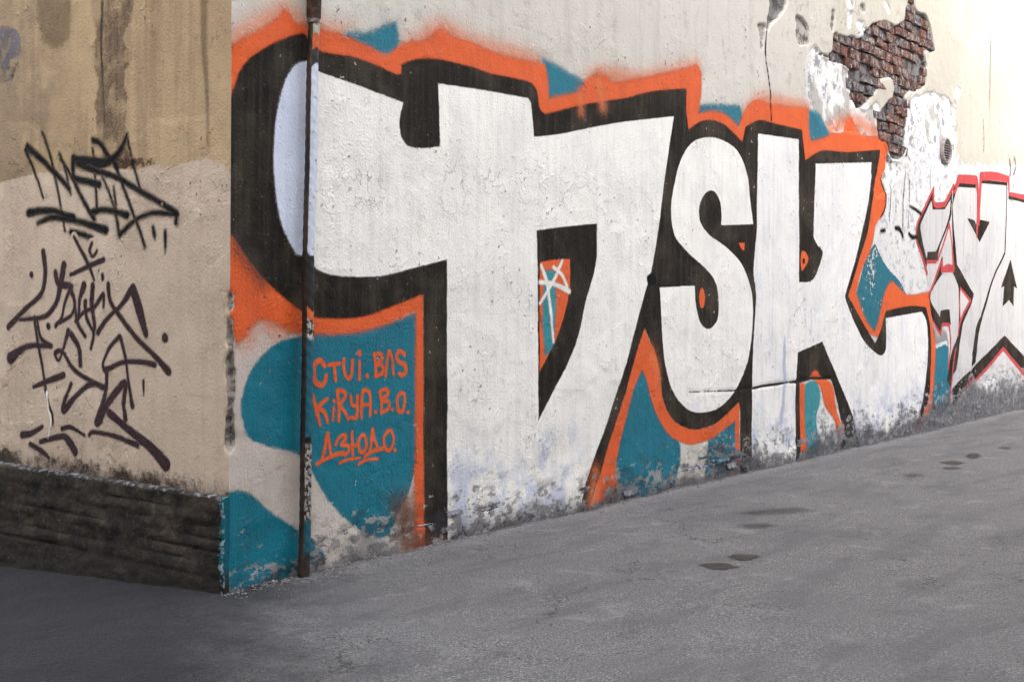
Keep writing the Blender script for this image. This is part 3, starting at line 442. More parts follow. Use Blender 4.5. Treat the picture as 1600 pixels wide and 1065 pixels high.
def sdf_stroke(us, vs, paths):
    D = np.full((len(vs), len(us)), -FAR)
    for path in paths:
        Q = smooth_path(path, False)
        for a, b in zip(Q[:-1], Q[1:]):
            w = max(a[2], b[2])*.5; e = w+FAR
            c0, c1 = np.searchsorted(us, [min(a[0], b[0])-e, max(a[0], b[0])+e]); r0_, r1_ = np.searchsorted(vs, [min(a[1], b[1])-e, max(a[1], b[1])+e])
            if c1 <= c0 or r1_ <= r0_: continue
            U = us[c0:c1][None, :]-a[0]; V = vs[r0_:r1_][:, None]-a[1]; d = (b-a)[:2]; L = max(d@d, 1e-12)
            t = np.clip((U*d[0]+V*d[1])/L, 0, 1)
            q = (a[2]+(b[2]-a[2])*t)*.5-np.hypot(U-t*d[0], V-t*d[1])
            S = D[r0_:r1_, c0:c1]; np.maximum(S, q, out=S)
    return D
def mesh_from(name, V, F, attrs=None, smooth=True):
    me = bpy.data.meshes.new(name); V = np.asarray(V, np.float32); F = np.asarray(F, np.int32)
    me.vertices.add(len(V)); me.vertices.foreach_set('co', V.ravel())
    k = F.shape[1]; me.loops.add(F.size); me.loops.foreach_set('vertex_index', F.ravel())
    me.polygons.add(len(F)); me.polygons.foreach_set('loop_start', np.arange(0, F.size, k, dtype=np.int32))
    me.polygons.foreach_set('loop_total', np.full(len(F), k, np.int32))
    me.polygons.foreach_set('use_smooth', np.full(len(F), smooth))
    me.update(calc_edges=True)
    for n, a in (attrs or {}).items():
        if a.ndim == 2:
            at = me.color_attributes.new(n, 'FLOAT_COLOR', 'POINT'); at.data.foreach_set('color', a.astype(np.float32).ravel())
        else:
            at = me.attributes.new(n, 'FLOAT', 'POINT'); at.data.foreach_set('value', a.astype(np.float32).ravel())
    return me
def link(name, me, mat=None, parent=None, label=None, **kw):
    o = bpy.data.objects.new(name, me); C.objects.link(o)
    if mat is not None and len(me.materials) == 0: me.materials.append(mat)
    if parent is not None: o.parent = parent
    if label: o['label'] = label
    for k, v in kw.items(): o[k] = v
    return o
def thing(name, label, cat, loc=(0, 0, 0), group=None):
    o = bpy.data.objects.new(name, None); C.objects.link(o); o.location = loc; o.empty_display_size = .1
    o['label'] = label; o['category'] = cat
    if group: o['group'] = group
    return o

# ------------------------------------------------------------------ material helpers
class NT:
    def __init__(s, name, group=False):
        if group: s.t = bpy.data.node_groups.new(name, 'ShaderNodeTree'); s.mt = None
        else:
            s.mt = bpy.data.materials.new(name); s.mt.use_nodes = True; s.t = s.mt.node_tree; s.t.nodes.clear()
    def n(s, typ, **kw):
        x = s.t.nodes.new('ShaderNode'+typ)
        for k, v in kw.items(): setattr(x, k, v)
        return x
    def put(s, sock, v):
        if isinstance(v, bpy.types.NodeSocket): s.t.links.new(v, sock)
        elif v is not None:
            if sock.type == 'RGBA' and not hasattr(v, '__len__'): v = (v, v, v, 1)
            if sock.type == 'RGBA' and len(v) == 3: v = tuple(v)+(1,)
            sock.default_value = v
    def geo(s): return s.n('NewGeometry').outputs['Position']
    def sep(s, v):
        x = s.n('SeparateXYZ'); s.put(x.inputs[0], v); return x.outputs
    def comb(s, a, b, c):
        x = s.n('CombineXYZ')
        for i, q in enumerate((a, b, c)): s.put(x.inputs[i], q)
        return x.outputs[0]
    def vmul(s, v, k):
        x = s.n('VectorMath', operation='MULTIPLY'); s.put(x.inputs[0], v); s.put(x.inputs[1], k); return x.outputs[0]
    def vadd(s, v, k):
        x = s.n('VectorMath', operation='ADD'); s.put(x.inputs[0], v); s.put(x.inputs[1], k); return x.outputs[0]
    def noise(s, v, sc, det=4, rough=.55, dist=0):
        x = s.n('TexNoise'); s.put(x.inputs['Vector'], v); x.inputs['Scale'].default_value = sc
        x.inputs['Detail'].default_value = det; x.inputs['Roughness'].default_value = rough; x.inputs['Distortion'].default_value = dist
        return x.outputs['Fac']
    def vor(s, v, sc, feat='F1', rnd=1):
        x = s.n('TexVoronoi', feature=feat); s.put(x.inputs['Vector'], v); x.inputs['Scale'].default_value = sc; x.inputs['Randomness'].default_value = rnd
        return x.outputs['Distance']
    def m(s, op, a, b=None, c=None, clamp=False):
        x = s.n('Math', operation=op, use_clamp=clamp)
        for i, q in enumerate((a, b, c)):
            if q is not None: s.put(x.inputs[i], q)
        return x.outputs[0]
    def mr(s, v, a, b, c=0., d=1., sm=True):
        x = s.n('MapRange', interpolation_type='SMOOTHSTEP' if sm else 'LINEAR')
        for i, q in enumerate((v, a, b, c, d)): s.put(x.inputs[i], q)
        return x.outputs[0]
    def mix(s, f, a, b, mode='MIX'):
        x = s.n('Mix', data_type='RGBA', blend_type=mode); s.put(x.inputs[0], f); s.put(x.inputs[6], a); s.put(x.inputs[7], b); return x.outputs[2]
    def attr(s, name, col=False):
        x = s.n('Attribute', attribute_name=name); return x.outputs['Color' if col else 'Fac']
    def bump(s, h, strength=1, normal=None):
        x = s.n('Bump'); x.inputs['Distance'].default_value = 1; x.inputs['Strength'].default_value = strength; s.put(x.inputs['Height'], h)
        if normal is not None: s.put(x.inputs['Normal'], normal)
        return x.outputs[0]
    def grp(s, g, **kw):
        x = s.n('Group'); x.node_tree = g
        for k, v in kw.items(): s.put(x.inputs[k], v)
        return x.outputs
    def out(s, col, rough=.8, normal=None, alpha=None, spec=.3, metal=0):
        b = s.n('BsdfPrincipled'); s.put(b.inputs['Base Color'], col); s.put(b.inputs['Roughness'], rough)
        b.inputs['Specular IOR Level'].default_value = spec; b.inputs['Metallic'].default_value = metal
        if normal is not None: s.put(b.inputs['Normal'], normal)
        if alpha is not None: s.put(b.inputs['Alpha'], alpha)
        o = s.n('OutputMaterial'); s.t.links.new(b.outputs[0], o.inputs[0]); return s.mt

# relief shared by the plaster and every coat of paint on it
def make_relief():
    g = NT('plaster_relief', True); t = g.t
    t.interface.new_socket('Normal', in_out='OUTPUT', socket_type='NodeSocketVector')
    t.interface.new_socket('Pits', in_out='OUTPUT', socket_type='NodeSocketFloat')
    t.interface.new_socket('Flake', in_out='OUTPUT', socket_type='NodeSocketFloat')
    p = g.geo(); x, y, z = g.sep(p)
    n1 = g.noise(p, 11, 5, .62); n2 = g.noise(p, 90, 2, .6)
    st = g.noise(g.vmul(p, (60, 60, 7)), 1, 2, .6)
    v = g.vor(g.vadd(p, g.vmul(g.comb(n2, n1, n2), (.03, .03, .03))), 21)
    pm = g.mr(g.noise(p, 2.3, 2), .47, .62)
    pits = g.m('MULTIPLY', g.mr(v, .08, .17, 1, 0), g.m('MULTIPLY', pm, g.mr(n1, .44, .5)))
    sd_ = g.mr(g.noise(p, 31, 4, .7), .61, .65)                     # small sharp dents
    rid = g.m('ABSOLUTE', g.m('SUBTRACT', g.noise(p, 7.5, 4, .6), .5))
    flake = g.m('MULTIPLY', g.mr(rid, .0, .008, 1, 0), g.mr(g.noise(p, 1.7, 2), .60, .68))
    lip = g.mr(g.noise(p, 5.5, 4, .62), .53, .56)
    h = g.m('ADD', g.m('MULTIPLY', n1, g.m('ADD', .0030, g.m('MULTIPLY', pm, .0045))), g.m('MULTIPLY', n2, .0030))
    h = g.m('SUBTRACT', h, g.m('MULTIPLY', sd_, .0016))
    h = g.m('ADD', h, g.m('MULTIPLY', st, .0012)); h = g.m('ADD', h, g.m('MULTIPLY', g.m('MULTIPLY', lip, pm), .0015))
    h = g.m('SUBTRACT', h, g.m('MULTIPLY', pits, .005)); h = g.m('SUBTRACT', h, g.m('MULTIPLY', flake, .004))
    o = g.n; go = t.nodes.new('NodeGroupOutput')
    t.links.new(g.bump(h), go.inputs[0]); t.links.new(pits, go.inputs[1]); t.links.new(flake, go.inputs[2])
    return t
RELIEF = make_relief()
# grime that rises from the foot of the wall
def make_grime():
    g = NT('foot_grime', True); t = g.t
    t.interface.new_socket('Grime', in_out='OUTPUT', socket_type='NodeSocketFloat')
    t.interface.new_socket('Chips', in_out='OUTPUT', socket_type='NodeSocketFloat')
    p = g.geo(); x, y, z = g.sep(p)
    n = g.noise(p, 2.2, 3, .6); n2 = g.noise(g.vmul(p, (.42, 1, .8)), 17, 5, .68)
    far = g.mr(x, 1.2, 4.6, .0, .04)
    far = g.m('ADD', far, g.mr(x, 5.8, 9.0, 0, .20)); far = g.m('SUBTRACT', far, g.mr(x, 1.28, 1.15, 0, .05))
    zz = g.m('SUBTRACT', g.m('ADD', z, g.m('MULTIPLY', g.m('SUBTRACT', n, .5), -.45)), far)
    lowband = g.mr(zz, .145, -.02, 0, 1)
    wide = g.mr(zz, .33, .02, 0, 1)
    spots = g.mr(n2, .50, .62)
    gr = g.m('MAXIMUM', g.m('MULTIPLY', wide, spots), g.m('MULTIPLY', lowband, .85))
    n3 = g.noise(g.vmul(p, (.5, 1, .9)), 24, 5, .7)
    thr = g.mr(zz, .42, .0, .25, .54, sm=False)
    chips = g.m('LESS_THAN', n3, thr)
    go = t.nodes.new('NodeGroupOutput'); t.links.new(gr, go.inputs[0]); t.links.new(chips, go.inputs[1])
    return t
GRIME = make_grime()
GR_COL = (.036, .038, .049)

def paint(name, c1, c2, soft, jit, rough=.55, chip=.0, streak=.25, dens=1.0, grime=1.0, specks=1.0, faint=None, grain=.35, spec=.3, blot=.35, foot=None):
    """a coat of paint: alpha from the signed distance to its outline, roughened by spray grain, chipped by noise"""
    g = NT(name); p = g.geo(); rel = g.grp(RELIEF); gr = g.grp(GRIME)
    sd = g.attr('sd'); nz = g.m('SUBTRACT', g.noise(p, 38, 3, .65), .5); fine = g.m('SUBTRACT', g.noise(p, 420, 1, .5), .5)
    e = g.m('ADD', sd, g.m('MULTIPLY', nz, jit*3.0)); e = g.m('ADD', e, g.m('MULTIPLY', fine, soft*grain*2))
    a = g.mr(e, -soft, soft*.8)
    st = g.noise(g.vmul(p, (26, 26, 1.6)), 1, 3, .6); bl = g.noise(p, 3.2, 3, .6)
    f = g.m('ADD', g.m('MULTIPLY', g.mr(st, .42, .72), streak), g.m('MULTIPLY', g.mr(bl, .42, .68), blot))
    col = g.mix(g.m('MINIMUM', f, 1.), c1, c2)
    sm = g.noise(p, 60, 4, .7)
    col = g.mix(g.m('MULTIPLY', g.mr(sm, .60, .72), .25*specks), col, (.25, .25, .26))
    col = g.mix(g.m('MULTIPLY', g.m('MAXIMUM', rel[1], g.m('MULTIPLY', rel[2], .45)), .75*specks), col, (.14, .13, .13))
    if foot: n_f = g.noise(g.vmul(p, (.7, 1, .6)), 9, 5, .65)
    if foot: col = g.mix(g.m('MULTIPLY', g.mr(g.m('ADD', g.sep(p)[2], g.m('MULTIPLY', g.m('SUBTRACT', bl, .5), -.8)), .55, .15), g.mr(n_f, .45, .6)), col, foot)  # bluish cast of the shaded foot mixed into the paint colour
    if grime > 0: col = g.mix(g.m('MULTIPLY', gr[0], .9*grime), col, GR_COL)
    if chip > 0:
        c = g.noise(g.vmul(p, (.7, .8, .8)), 34, 5, .7); c2_ = bl
        thr = g.mr(c2_, .32, .68, .24, .34+chip*.42, sm=False)
        a = g.m('MULTIPLY', a, g.mr(g.m('SUBTRACT', c, thr), -.015, .015, .1, 1))
    if grime > 0: a = g.m('MULTIPLY', a, g.m('SUBTRACT', 1, g.m('MULTIPLY', gr[1], .85)))
    if dens < 1: a = g.m('MULTIPLY', a, dens)
    if faint: a = g.m('MULTIPLY', a, g.mr(g.noise(p, faint, 6, .65), .35, .65, .25, 1))
    # spray lands as dots: full paint or none at the scale of the grain
    a = g.m('GREATER_THAN', a, g.mr(g.noise(p, 560, 1, .5), .30, .70, .001, .999, sm=False))
    return g.out(col, rough, rel[0], a, spec=spec)

# ------------------------------------------------------------------ sheets: a displaced grid that carries paint layers
class Sheet:
    def __init__(s, us, vs, P, n, flip=False): s.us, s.vs, s.P, s.n, s.flip = us, vs, P, np.array(n, float), flip
    def sub(s, u0_, u1_, v0_, v1_, k):
        a, b = np.searchsorted(s.us, [u0_, u1_]); c, d = np.searchsorted(s.vs, [v0_, v1_])
        a = max(a-1, 0); c = max(c-1, 0); b = min(b+1, len(s.us)); d = min(d+1, len(s.vs))
        us = s.us[a:b]; vs = s.vs[c:d]; P = s.P[c:d, a:b]
        if k > 1:
            iu = np.linspace(0, len(us)-1, (len(us)-1)*k+1); iv = np.linspace(0, len(vs)-1, (len(vs)-1)*k+1)
            u0i = np.minimum(iu.astype(int), len(us)-2); fu = iu-u0i; v0i = np.minimum(iv.astype(int), len(vs)-2); fv = iv-v0i
            us2 = us[u0i]*(1-fu)+us[u0i+1]*fu; vs2 = vs[v0i]*(1-fv)+vs[v0i+1]*fv
            # follow the two triangles of each quad exactly, so that a finer coat lies flush on the coarser wall
            g = lambda a_, b_: P[np.ix_(v0i+b_, u0i+a_)]
            P00, P10, P01, P11 = g(0, 0), g(1, 0), g(0, 1), g(1, 1); X = fu[None, :, None]; Y = fv[:, None, None]
            if not s.flip: Q = np.where(X >= Y, P00+X*(P10-P00)+Y*(P11-P10), P00+Y*(P01-P00)+X*(P11-P01))
            else: Q = np.where(X+Y <= 1, P00+X*(P10-P00)+Y*(P01-P00), P11+(1-X)*(P01-P11)+(1-Y)*(P10-P11))
            P = Q; us, vs = us2, vs2
        return us, vs, P
def grid_faces(nv, nu, keep=None, flip=False):
    i = np.arange(nv*nu).reshape(nv, nu)
    q = np.stack([i[:-1, :-1], i[:-1, 1:], i[1:, 1:], i[1:, :-1]], -1)
    if flip: q = q[..., ::-1]
    return q[keep] if keep is not None else q.reshape(-1, 4)
def compact(V, F, attrs):
    used = np.unique(F); mp = np.full(len(V), -1); mp[used] = np.arange(len(used))
    return V[used], mp[F], {k: a[used] for k, a in attrs.items()}
COVER = {}; OPAQUE = ('white', 'white_worn', 'black', 'orange', 'teal', 'pinkplaster')
def layer(sheet, shp, mats, parent, flip=False, step=.00028, extra=None):
    name, label, wall, lay, kind, mat, soft, jit, k, paths, minus = shp
    allp = np.array([p[:2] for q in paths for p in q[0]])
    pad = soft+jit*2+.03+(max(p[2] for q in paths for p in q[0]) if kind == 'stroke' else 0)
    us, vs, P = sheet.sub(allp[:, 0].min()-pad, allp[:, 0].max()+pad, allp[:, 1].min()-pad, allp[:, 1].max()+pad, k)
    if len(us) < 2 or len(vs) < 2: return None
    sd = sdf_poly(us, vs, paths, max(FAR, soft*1.3)) if kind == 'poly' else sdf_stroke(us, vs, paths)
    if minus: sd = np.minimum(sd, -sdf_poly(us, vs, minus))
    if extra is not None: sd = extra(us, vs, sd)
    m = sd > -(soft+jit*1.6+.002)
    keep = m[:-1, :-1] | m[1:, :-1] | m[:-1, 1:] | m[1:, 1:]
    if not keep.any(): return None
    # cells that lie well inside a higher opaque coat can never be seen and are left out
    if k == 1:
        a = np.searchsorted(sheet.us, us[0]); c = np.searchsorted(sheet.vs, vs[0]); nv_, nu_ = sd.shape
        cv = COVER.setdefault(id(sheet), np.zeros((len(sheet.vs), len(sheet.us)))); cs = cv[c:c+nv_, a:a+nu_]
        hid = cs > lay
        keep &= ~(hid[:-1, :-1] & hid[1:, 1:] & hid[:-1, 1:] & hid[1:, :-1])
        if mat in OPAQUE: cs[sd > .035] = np.maximum(cs[sd > .035], lay)
    if not keep.any(): return None
    V = (P+sheet.n*step*lay).reshape(-1, 3); F = grid_faces(len(vs), len(us), keep, flip)
    V, F, A = compact(V, F, {'sd': sd.ravel()})
    return link(name, mesh_from(name, V, F, A), mats[mat+'|%g|%g' % (soft, jit)], parent, label)
MATS = {}
COLS = {  # first colour, second colour, keyword options
 'teal': ((.001, .165, .24), (.003, .115, .17), dict(chip=.10, streak=.3, rough=.5)),
 'teal_pale': ((.03, .24, .29), (.05, .30, .34), dict(chip=.12, streak=.4, rough=.6)),
 'teal_worn': ((.004, .15, .21), (.01, .10, .13), dict(chip=.40, streak=.3, rough=.6)),
 'orange': ((.72, .115, .022), (.60, .09, .03), dict(chip=.08, streak=.3, rough=.55)),
 'black': ((.014, .012, .010), (.060, .050, .038), dict(chip=.12, streak=.45, blot=.75, rough=.7, spec=.12)),
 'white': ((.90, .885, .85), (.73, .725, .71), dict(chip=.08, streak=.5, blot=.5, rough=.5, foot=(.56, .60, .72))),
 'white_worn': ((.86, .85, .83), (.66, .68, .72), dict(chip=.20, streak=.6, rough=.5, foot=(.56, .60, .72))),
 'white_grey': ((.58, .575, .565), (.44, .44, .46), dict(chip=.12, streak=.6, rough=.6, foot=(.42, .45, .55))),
 'white_spray': ((.86, .84, .80), (.8, .75, .7), dict(grime=0, rough=.6)),
 'bluewhite': ((.66, .72, .88), (.52, .58, .76), dict(chip=.05, streak=.5)),
 'overspray_orange': ((.74, .20, .07), (.66, .2, .1), dict(grime=.5, dens=.62, specks=.5, grain=.5)),
 'overspray_brown': ((.16, .075, .05), (.09, .06, .05), dict(grime=.6, dens=.6, specks=.5, grain=.5)),
 'overspray_dark': ((.05, .04, .035), (.06, .05, .05), dict(grime=0, dens=.6, specks=.5, grain=.5)),
 'overspray_white': ((.8, .79, .77), (.7, .7, .69), dict(grime=.5, dens=.6, specks=.5, grain=.5)),
 'bluewash': ((.50, .55, .68), (.62, .66, .76), dict(chip=.2, streak=.5, dens=.75)),
 'red': ((.50, .055, .06), (.42, .05, .06), dict(chip=.12, rough=.5)),
 'crack': ((.02, .017, .015), (.05, .045, .04), dict(grime=0, rough=.9)),
 'tagblack': ((.010, .010, .011), (.022, .021, .022), dict(grime=0, rough=.75, chip=.10, specks=.3, grain=.8, spec=.08)),
 'smoke': ((.03, .03, .03), (.05, .05, .05), dict(grime=0, dens=.6)),
 'rust_streak': ((.16, .10, .06), (.22, .16, .11), dict(grime=0, dens=.75, chip=.3)),
 'tagpurple': ((.050, .028, .034), (.070, .042, .048), dict(grime=0, rough=.75, dens=.90, chip=.08, specks=.3, grain=.6, spec=.1)),
 'pinkplaster': ((.66, .54, .43), (.54, .43, .335), dict(grime=0, chip=.10, streak=.4, blot=.7, rough=.75)),
 'greyrender': ((.20, .20, .24), (.06, .055, .06), dict(grime=0, chip=.45, rough=.95, faint=14)),
 'stain': ((.25, .17, .11), (.15, .10, .07), dict(grime=0, streak=1.0, dens=.85, rough=.8, faint=9)),
 'stain_faint': ((.20, .135, .08), (.26, .18, .11), dict(grime=0, dens=.45, rough=.8)),
 'darkstain': ((.06, .04, .03), (.09, .06, .04), dict(grime=0, dens=.75, rough=.8)),
 'smear': ((.14, .08, .05), (.2, .12, .08), dict(grime=0, chip=.4, dens=.9, rough=.9)),
}
def mat_for(key, soft, jit):
    n = key+'|%g|%g' % (soft, jit)
    if n not in MATS:
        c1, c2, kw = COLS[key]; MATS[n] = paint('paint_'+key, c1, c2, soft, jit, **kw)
    return MATS[n]

# ------------------------------------------------------------------ base materials
def wall_mat():
    g = NT('long_wall_plaster'); p = g.geo(); rel = g.grp(RELIEF); gr = g.grp(GRIME); x, y, z = g.sep(p)
    st = g.noise(g.vmul(p, (9, 9, .9)), 1, 6, .62); bl = g.noise(p, 1.4, 5, .6); sm = g.noise(p, 8, 8, .68)
    cream = g.mix(g.mr(bl, .35, .7), (.47, .435, .365), (.53, .50, .435))
    # the plaster is yellower towards the far, upper end and pink-white near the corner
    cream = g.mix(g.mr(x, 3.5, 7.0), (.60, .575, .53), cream)
    cream = g.mix(g.m('MULTIPLY', g.mr(x, .9, .3), g.mr(z, 2.2, 1.2)), cream, (.56, .50, .46))
    cream = g.mix(g.m('MULTIPLY', g.mr(st, .48, .72), .4), cream, (.42, .385, .33))
    cream = g.mix(g.m('MULTIPLY', g.mr(sm, .55, .66), .5), cream, (.38, .36, .33))
    # whitewash over the right half
    wz = g.mr(g.m('ADD', g.attr('m_white'), g.m('MULTIPLY', g.m('SUBTRACT', sm, .5), .35)), -.03, .04)
    mot = g.noise(g.vmul(p, (.5, 1, .55)), 22, 9, .75)
    white = g.mix(g.mr(mot, .5, .62), (.68, .68, .67), (.34, .35, .39))
    white = g.mix(g.mr(g.noise(p, 2.6, 4), .45, .7, 0, .45), white, (.58, .58, .60))
    col = g.mix(wz, cream, white)
    # thin render laid bare round the bricks
    rz = g.mr(g.m('ADD', g.attr('m_render'), g.m('MULTIPLY', nzc(g, p, 14), .05)), -.006, .008)
    ren = g.mix(g.mr(g.noise(g.vmul(p, (.6, 1, .7)), 14, 6, .72), .53, .60), (.72, .71, .69), (.30, .30, .33))
    ren = g.mix(g.mr(g.noise(p, 4, 5), .52, .60, 0, .75), ren, (.36, .34, .31))
    col = g.mix(rz, col, ren)
    hz = g.mr(g.attr('m_hole'), -.002, .006)
    mort = g.mix(g.mr(g.noise(p, 16, 6, .7), .4, .65), (.20, .19, .19), (.055, .048, .045))
    col = g.mix(hz, col, mort)
    shz = g.mr(g.m('ADD', g.attr('m_shallow'), g.m('MULTIPLY', nzc(g, p, 20), .02)), -.003, .003)
    col = g.mix(shz, col, g.mix(g.mr(g.noise(p, 18, 6, .72), .44, .58), (.40, .37, .34), (.13, .11, .105)))
    cz = g.mr(g.m('ADD', g.attr('m_chip'), g.m('MULTIPLY', nzc(g, p, 45), .010)), .003, .007)
    chp = g.mix(g.mr(g.noise(p, 30, 6, .7), .42, .6), (.34, .31, .29), (.10, .09, .09))
    col = g.mix(cz, col, chp)
    col = g.mix(g.m('MULTIPLY', g.m('MAXIMUM', rel[1], rel[2]), .8), col, (.12, .10, .09))
    col = g.mix(g.m('MULTIPLY', gr[1], .6), col, (.15, .155, .18))
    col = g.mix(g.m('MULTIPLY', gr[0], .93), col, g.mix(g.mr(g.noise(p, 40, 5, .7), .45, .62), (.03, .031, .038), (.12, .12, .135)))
    return g.out(col, .85, rel[0], spec=.25)
def nzc(g, p, sc): return g.m('SUBTRACT', g.noise(p, sc, 6, .7), .5)
def side_mat():
    g = NT('side_wall_plaster'); p = g.geo(); rel = g.grp(RELIEF); x, y, z = g.sep(p)
    st = g.noise(g.vmul(p, (7, 7, .7)), 1, 6, .62); bl = g.noise(p, 1.6, 6, .62)
    col = g.mix(g.mr(bl, .35, .68), (.58, .43, .265), (.46, .335, .205))
    col = g.mix(g.m('MULTIPLY', g.mr(st, .48, .70), .55), col, (.25, .175, .11))
    # the far end of the wall is dirtier, grey-brown
    dirt = g.mr(g.m('ADD', y, g.m('MULTIPLY', nzc(g, p, 3), 1.3)), 1.05, 1.5)
    col = g.mix(g.m('MULTIPLY', dirt, .55), col, (.17, .125, .10))
    col = g.mix(g.mr(g.noise(p, 9, 8, .7), .58, .68, 0, .35), col, (.22, .16, .11))
    cz = g.mr(g.m('ADD', g.attr('m_chip'), g.m('MULTIPLY', nzc(g, p, 45), .010)), .003, .007)
    chp = g.mix(g.mr(g.noise(p, 30, 6, .7), .42, .6), (.34, .31, .29), (.10, .09, .09))
    col = g.mix(cz, col, chp)
    col = g.mix(g.m('MULTIPLY', g.m('MAXIMUM', rel[1], rel[2]), .6), col, (.08, .06, .05))
    return g.out(col, .85, rel[0], spec=.25)
def plinth_mat():
    g = NT('plinth_concrete'); p = g.geo(); x, y, z = g.sep(p); rel = g.grp(RELIEF)
    h1 = g.noise(g.vmul(p, (8, 8, 11)), 1, 6, .70); h2 = g.noise(p, 24, 8, .7)
    col = g.mix(g.mr(h1, .38, .66), (.015, .012, .010), (.055, .042, .032))
    col = g.mix(g.mr(g.noise(p, 5, 6), .5, .7, 0, .6), col, (.10, .078, .060))
    col = g.mix(g.mr(h2, .57, .68, 0, .7), col, (.125, .105, .09))
    col = g.mix(g.m('MULTIPLY', g.mr(z, .16, .0), .7), col, (.030, .026, .022))
    # spilt white paint along the top edge, broken up
    e = g.m('ADD', g.attr('edge'), g.m('MULTIPLY', nzc(g, p, 34), .075))
    wp = g.m('MULTIPLY', g.mr(e, .006, .020), g.mr(g.noise(p, 11, 6, .7), .40, .56, .15, .85))
    col = g.mix(wp, col, (.42, .42, .49))
    col = g.mix(g.m('MULTIPLY', g.mr(g.m('ADD', g.attr('groove'), g.m('MULTIPLY', nzc(g, p, 35), .8)), .35, .85), .9), col, (.012, .010, .009))
    col = g.mix(g.mr(g.noise(p, 75, 4, .75), .63, .68, 0, .5), col, (.17, .14, .115))
    col = g.mix(g.mr(g.noise(g.vmul(p, (1, 1, 2)), 48, 5, .75), .40, .35, 0, .8), col, (.014, .012, .011))
    # teal sprayed over the end that continues the long wall
    tp = g.m('MULTIPLY', g.mr(g.m('ADD', g.attr('end'), g.m('MULTIPLY', nzc(g, p, 25), .03)), .0, .006), g.mr(z, .02, .12))
    col = g.mix(tp, col, (.002, .115, .165))
    chipw = g.m('MULTIPLY', g.mr(g.attr('arris'), .3, .8), g.mr(g.noise(p, 40, 6, .7), .5, .56))
    col = g.mix(chipw, col, (.30, .42, .48))
    h = g.m('ADD', g.m('MULTIPLY', h1, .014), g.m('MULTIPLY', h2, .016))
    return g.out(col, .9, g.bump(h), spec=.3)
def asphalt_mat():
    g = NT('asphalt'); p = g.geo(); x, y, z = g.sep(p)
    ag = g.vor(p, 120); n = g.noise(p, 130, 4, .75); bl = g.noise(p, 1.1, 7, .62); b2 = g.noise(p, 5, 7, .65, .5)
    big = g.vor(p, 62)
    col = g.mix(g.mr(ag, .1, .5), (.29, .287, .288), (.155, .154, .158))
    col = g.mix(g.mr(big, .10, .26, .5, 0), col, (.40, .395, .39))
    col = g.mix(g.mr(n, .56, .66), col, (.52, .50, .48))
    col = g.mix(g.mr(n, .46, .38), col, (.045, .043, .043))
    col = g.mix(g.mr(bl, .40, .62, 0, .45), col, (.145, .143, .148))
    col = g.mix(g.mr(b2, .54, .70, 0, .38), col, (.34, .335, .33))
    st = g.noise(g.vmul(p, (.6, 2.2, 1)), 2.4, 6, .65, .4)
    col = g.mix(g.mr(st, .48, .62, 0, .5), col, (.105, .103, .110))
    rid = g.m('ABSOLUTE', g.m('SUBTRACT', g.noise(p, .75, 6, .6), .5))
    crk = g.m('MULTIPLY', g.mr(rid, .0, .0022, 1, 0), g.mr(g.noise(p, .6, 3), .48, .56))
    col = g.mix(g.m('MULTIPLY', crk, .8), col, (.03, .028, .028))
    # fine crumbs and lime dust gathered along the wall foot
    dd = g.m('ADD', y, g.m('MULTIPLY', nzc(g, p, 9), .16))
    dust = g.m('MULTIPLY', g.mr(dd, -.20, -.03), g.mr(g.noise(p, 60, 6, .7), .42, .6, .2, 1))
    dust = g.m('MULTIPLY', dust, g.mr(x, -.1, .3))
    col = g.mix(g.m('MULTIPLY', dust, .6), col, (.34, .33, .34))
    col = g.mix(g.m('MULTIPLY', g.m('MULTIPLY', g.mr(g.m('ADD', y, g.m('MULTIPLY', nzc(g, p, 25), .05)), -.045, -.02), g.mr(x, -.1, .1)), .7), col, (.05, .047, .045))  # contact shadow painted in as a dark strip along the wall
    # deeper shade left of the corner, multiplied into the asphalt colour
    left_shade = g.mr(g.m('ADD', g.m('SUBTRACT', g.m('MULTIPLY', y, .9), g.m('MULTIPLY', x, 1.0)), g.m('MULTIPLY', nzc(g, p, 3), 1.3)), -.85, .25)
    col = g.mix(left_shade, col, g.mix(1.0, col, (.15, .155, .19), mode='MULTIPLY'))
    h = g.m('ADD', g.m('MULTIPLY', ag, -.0035), g.m('MULTIPLY', n, .0060)); h = g.m('ADD', h, g.m('MULTIPLY', b2, .024)); h = g.m('ADD', h, g.m('MULTIPLY', big, -.006)); h = g.m('SUBTRACT', h, g.m('MULTIPLY', crk, .006))
    return g.out(col, .82, g.bump(h), spec=.35)
def simple(name, c1, c2, rough=.8, sc=20, h=.002, metal=0, spec=.3, thr=(.4, .65), stretch=(1, 1, 1)):
    g = NT(name); p = g.vmul(g.geo(), stretch); n = g.noise(p, sc, 6, .65)
    return g.out(g.mix(g.mr(n, *thr), c1, c2), rough, g.bump(g.m('MULTIPLY', n, h)), spec=spec, metal=metal)

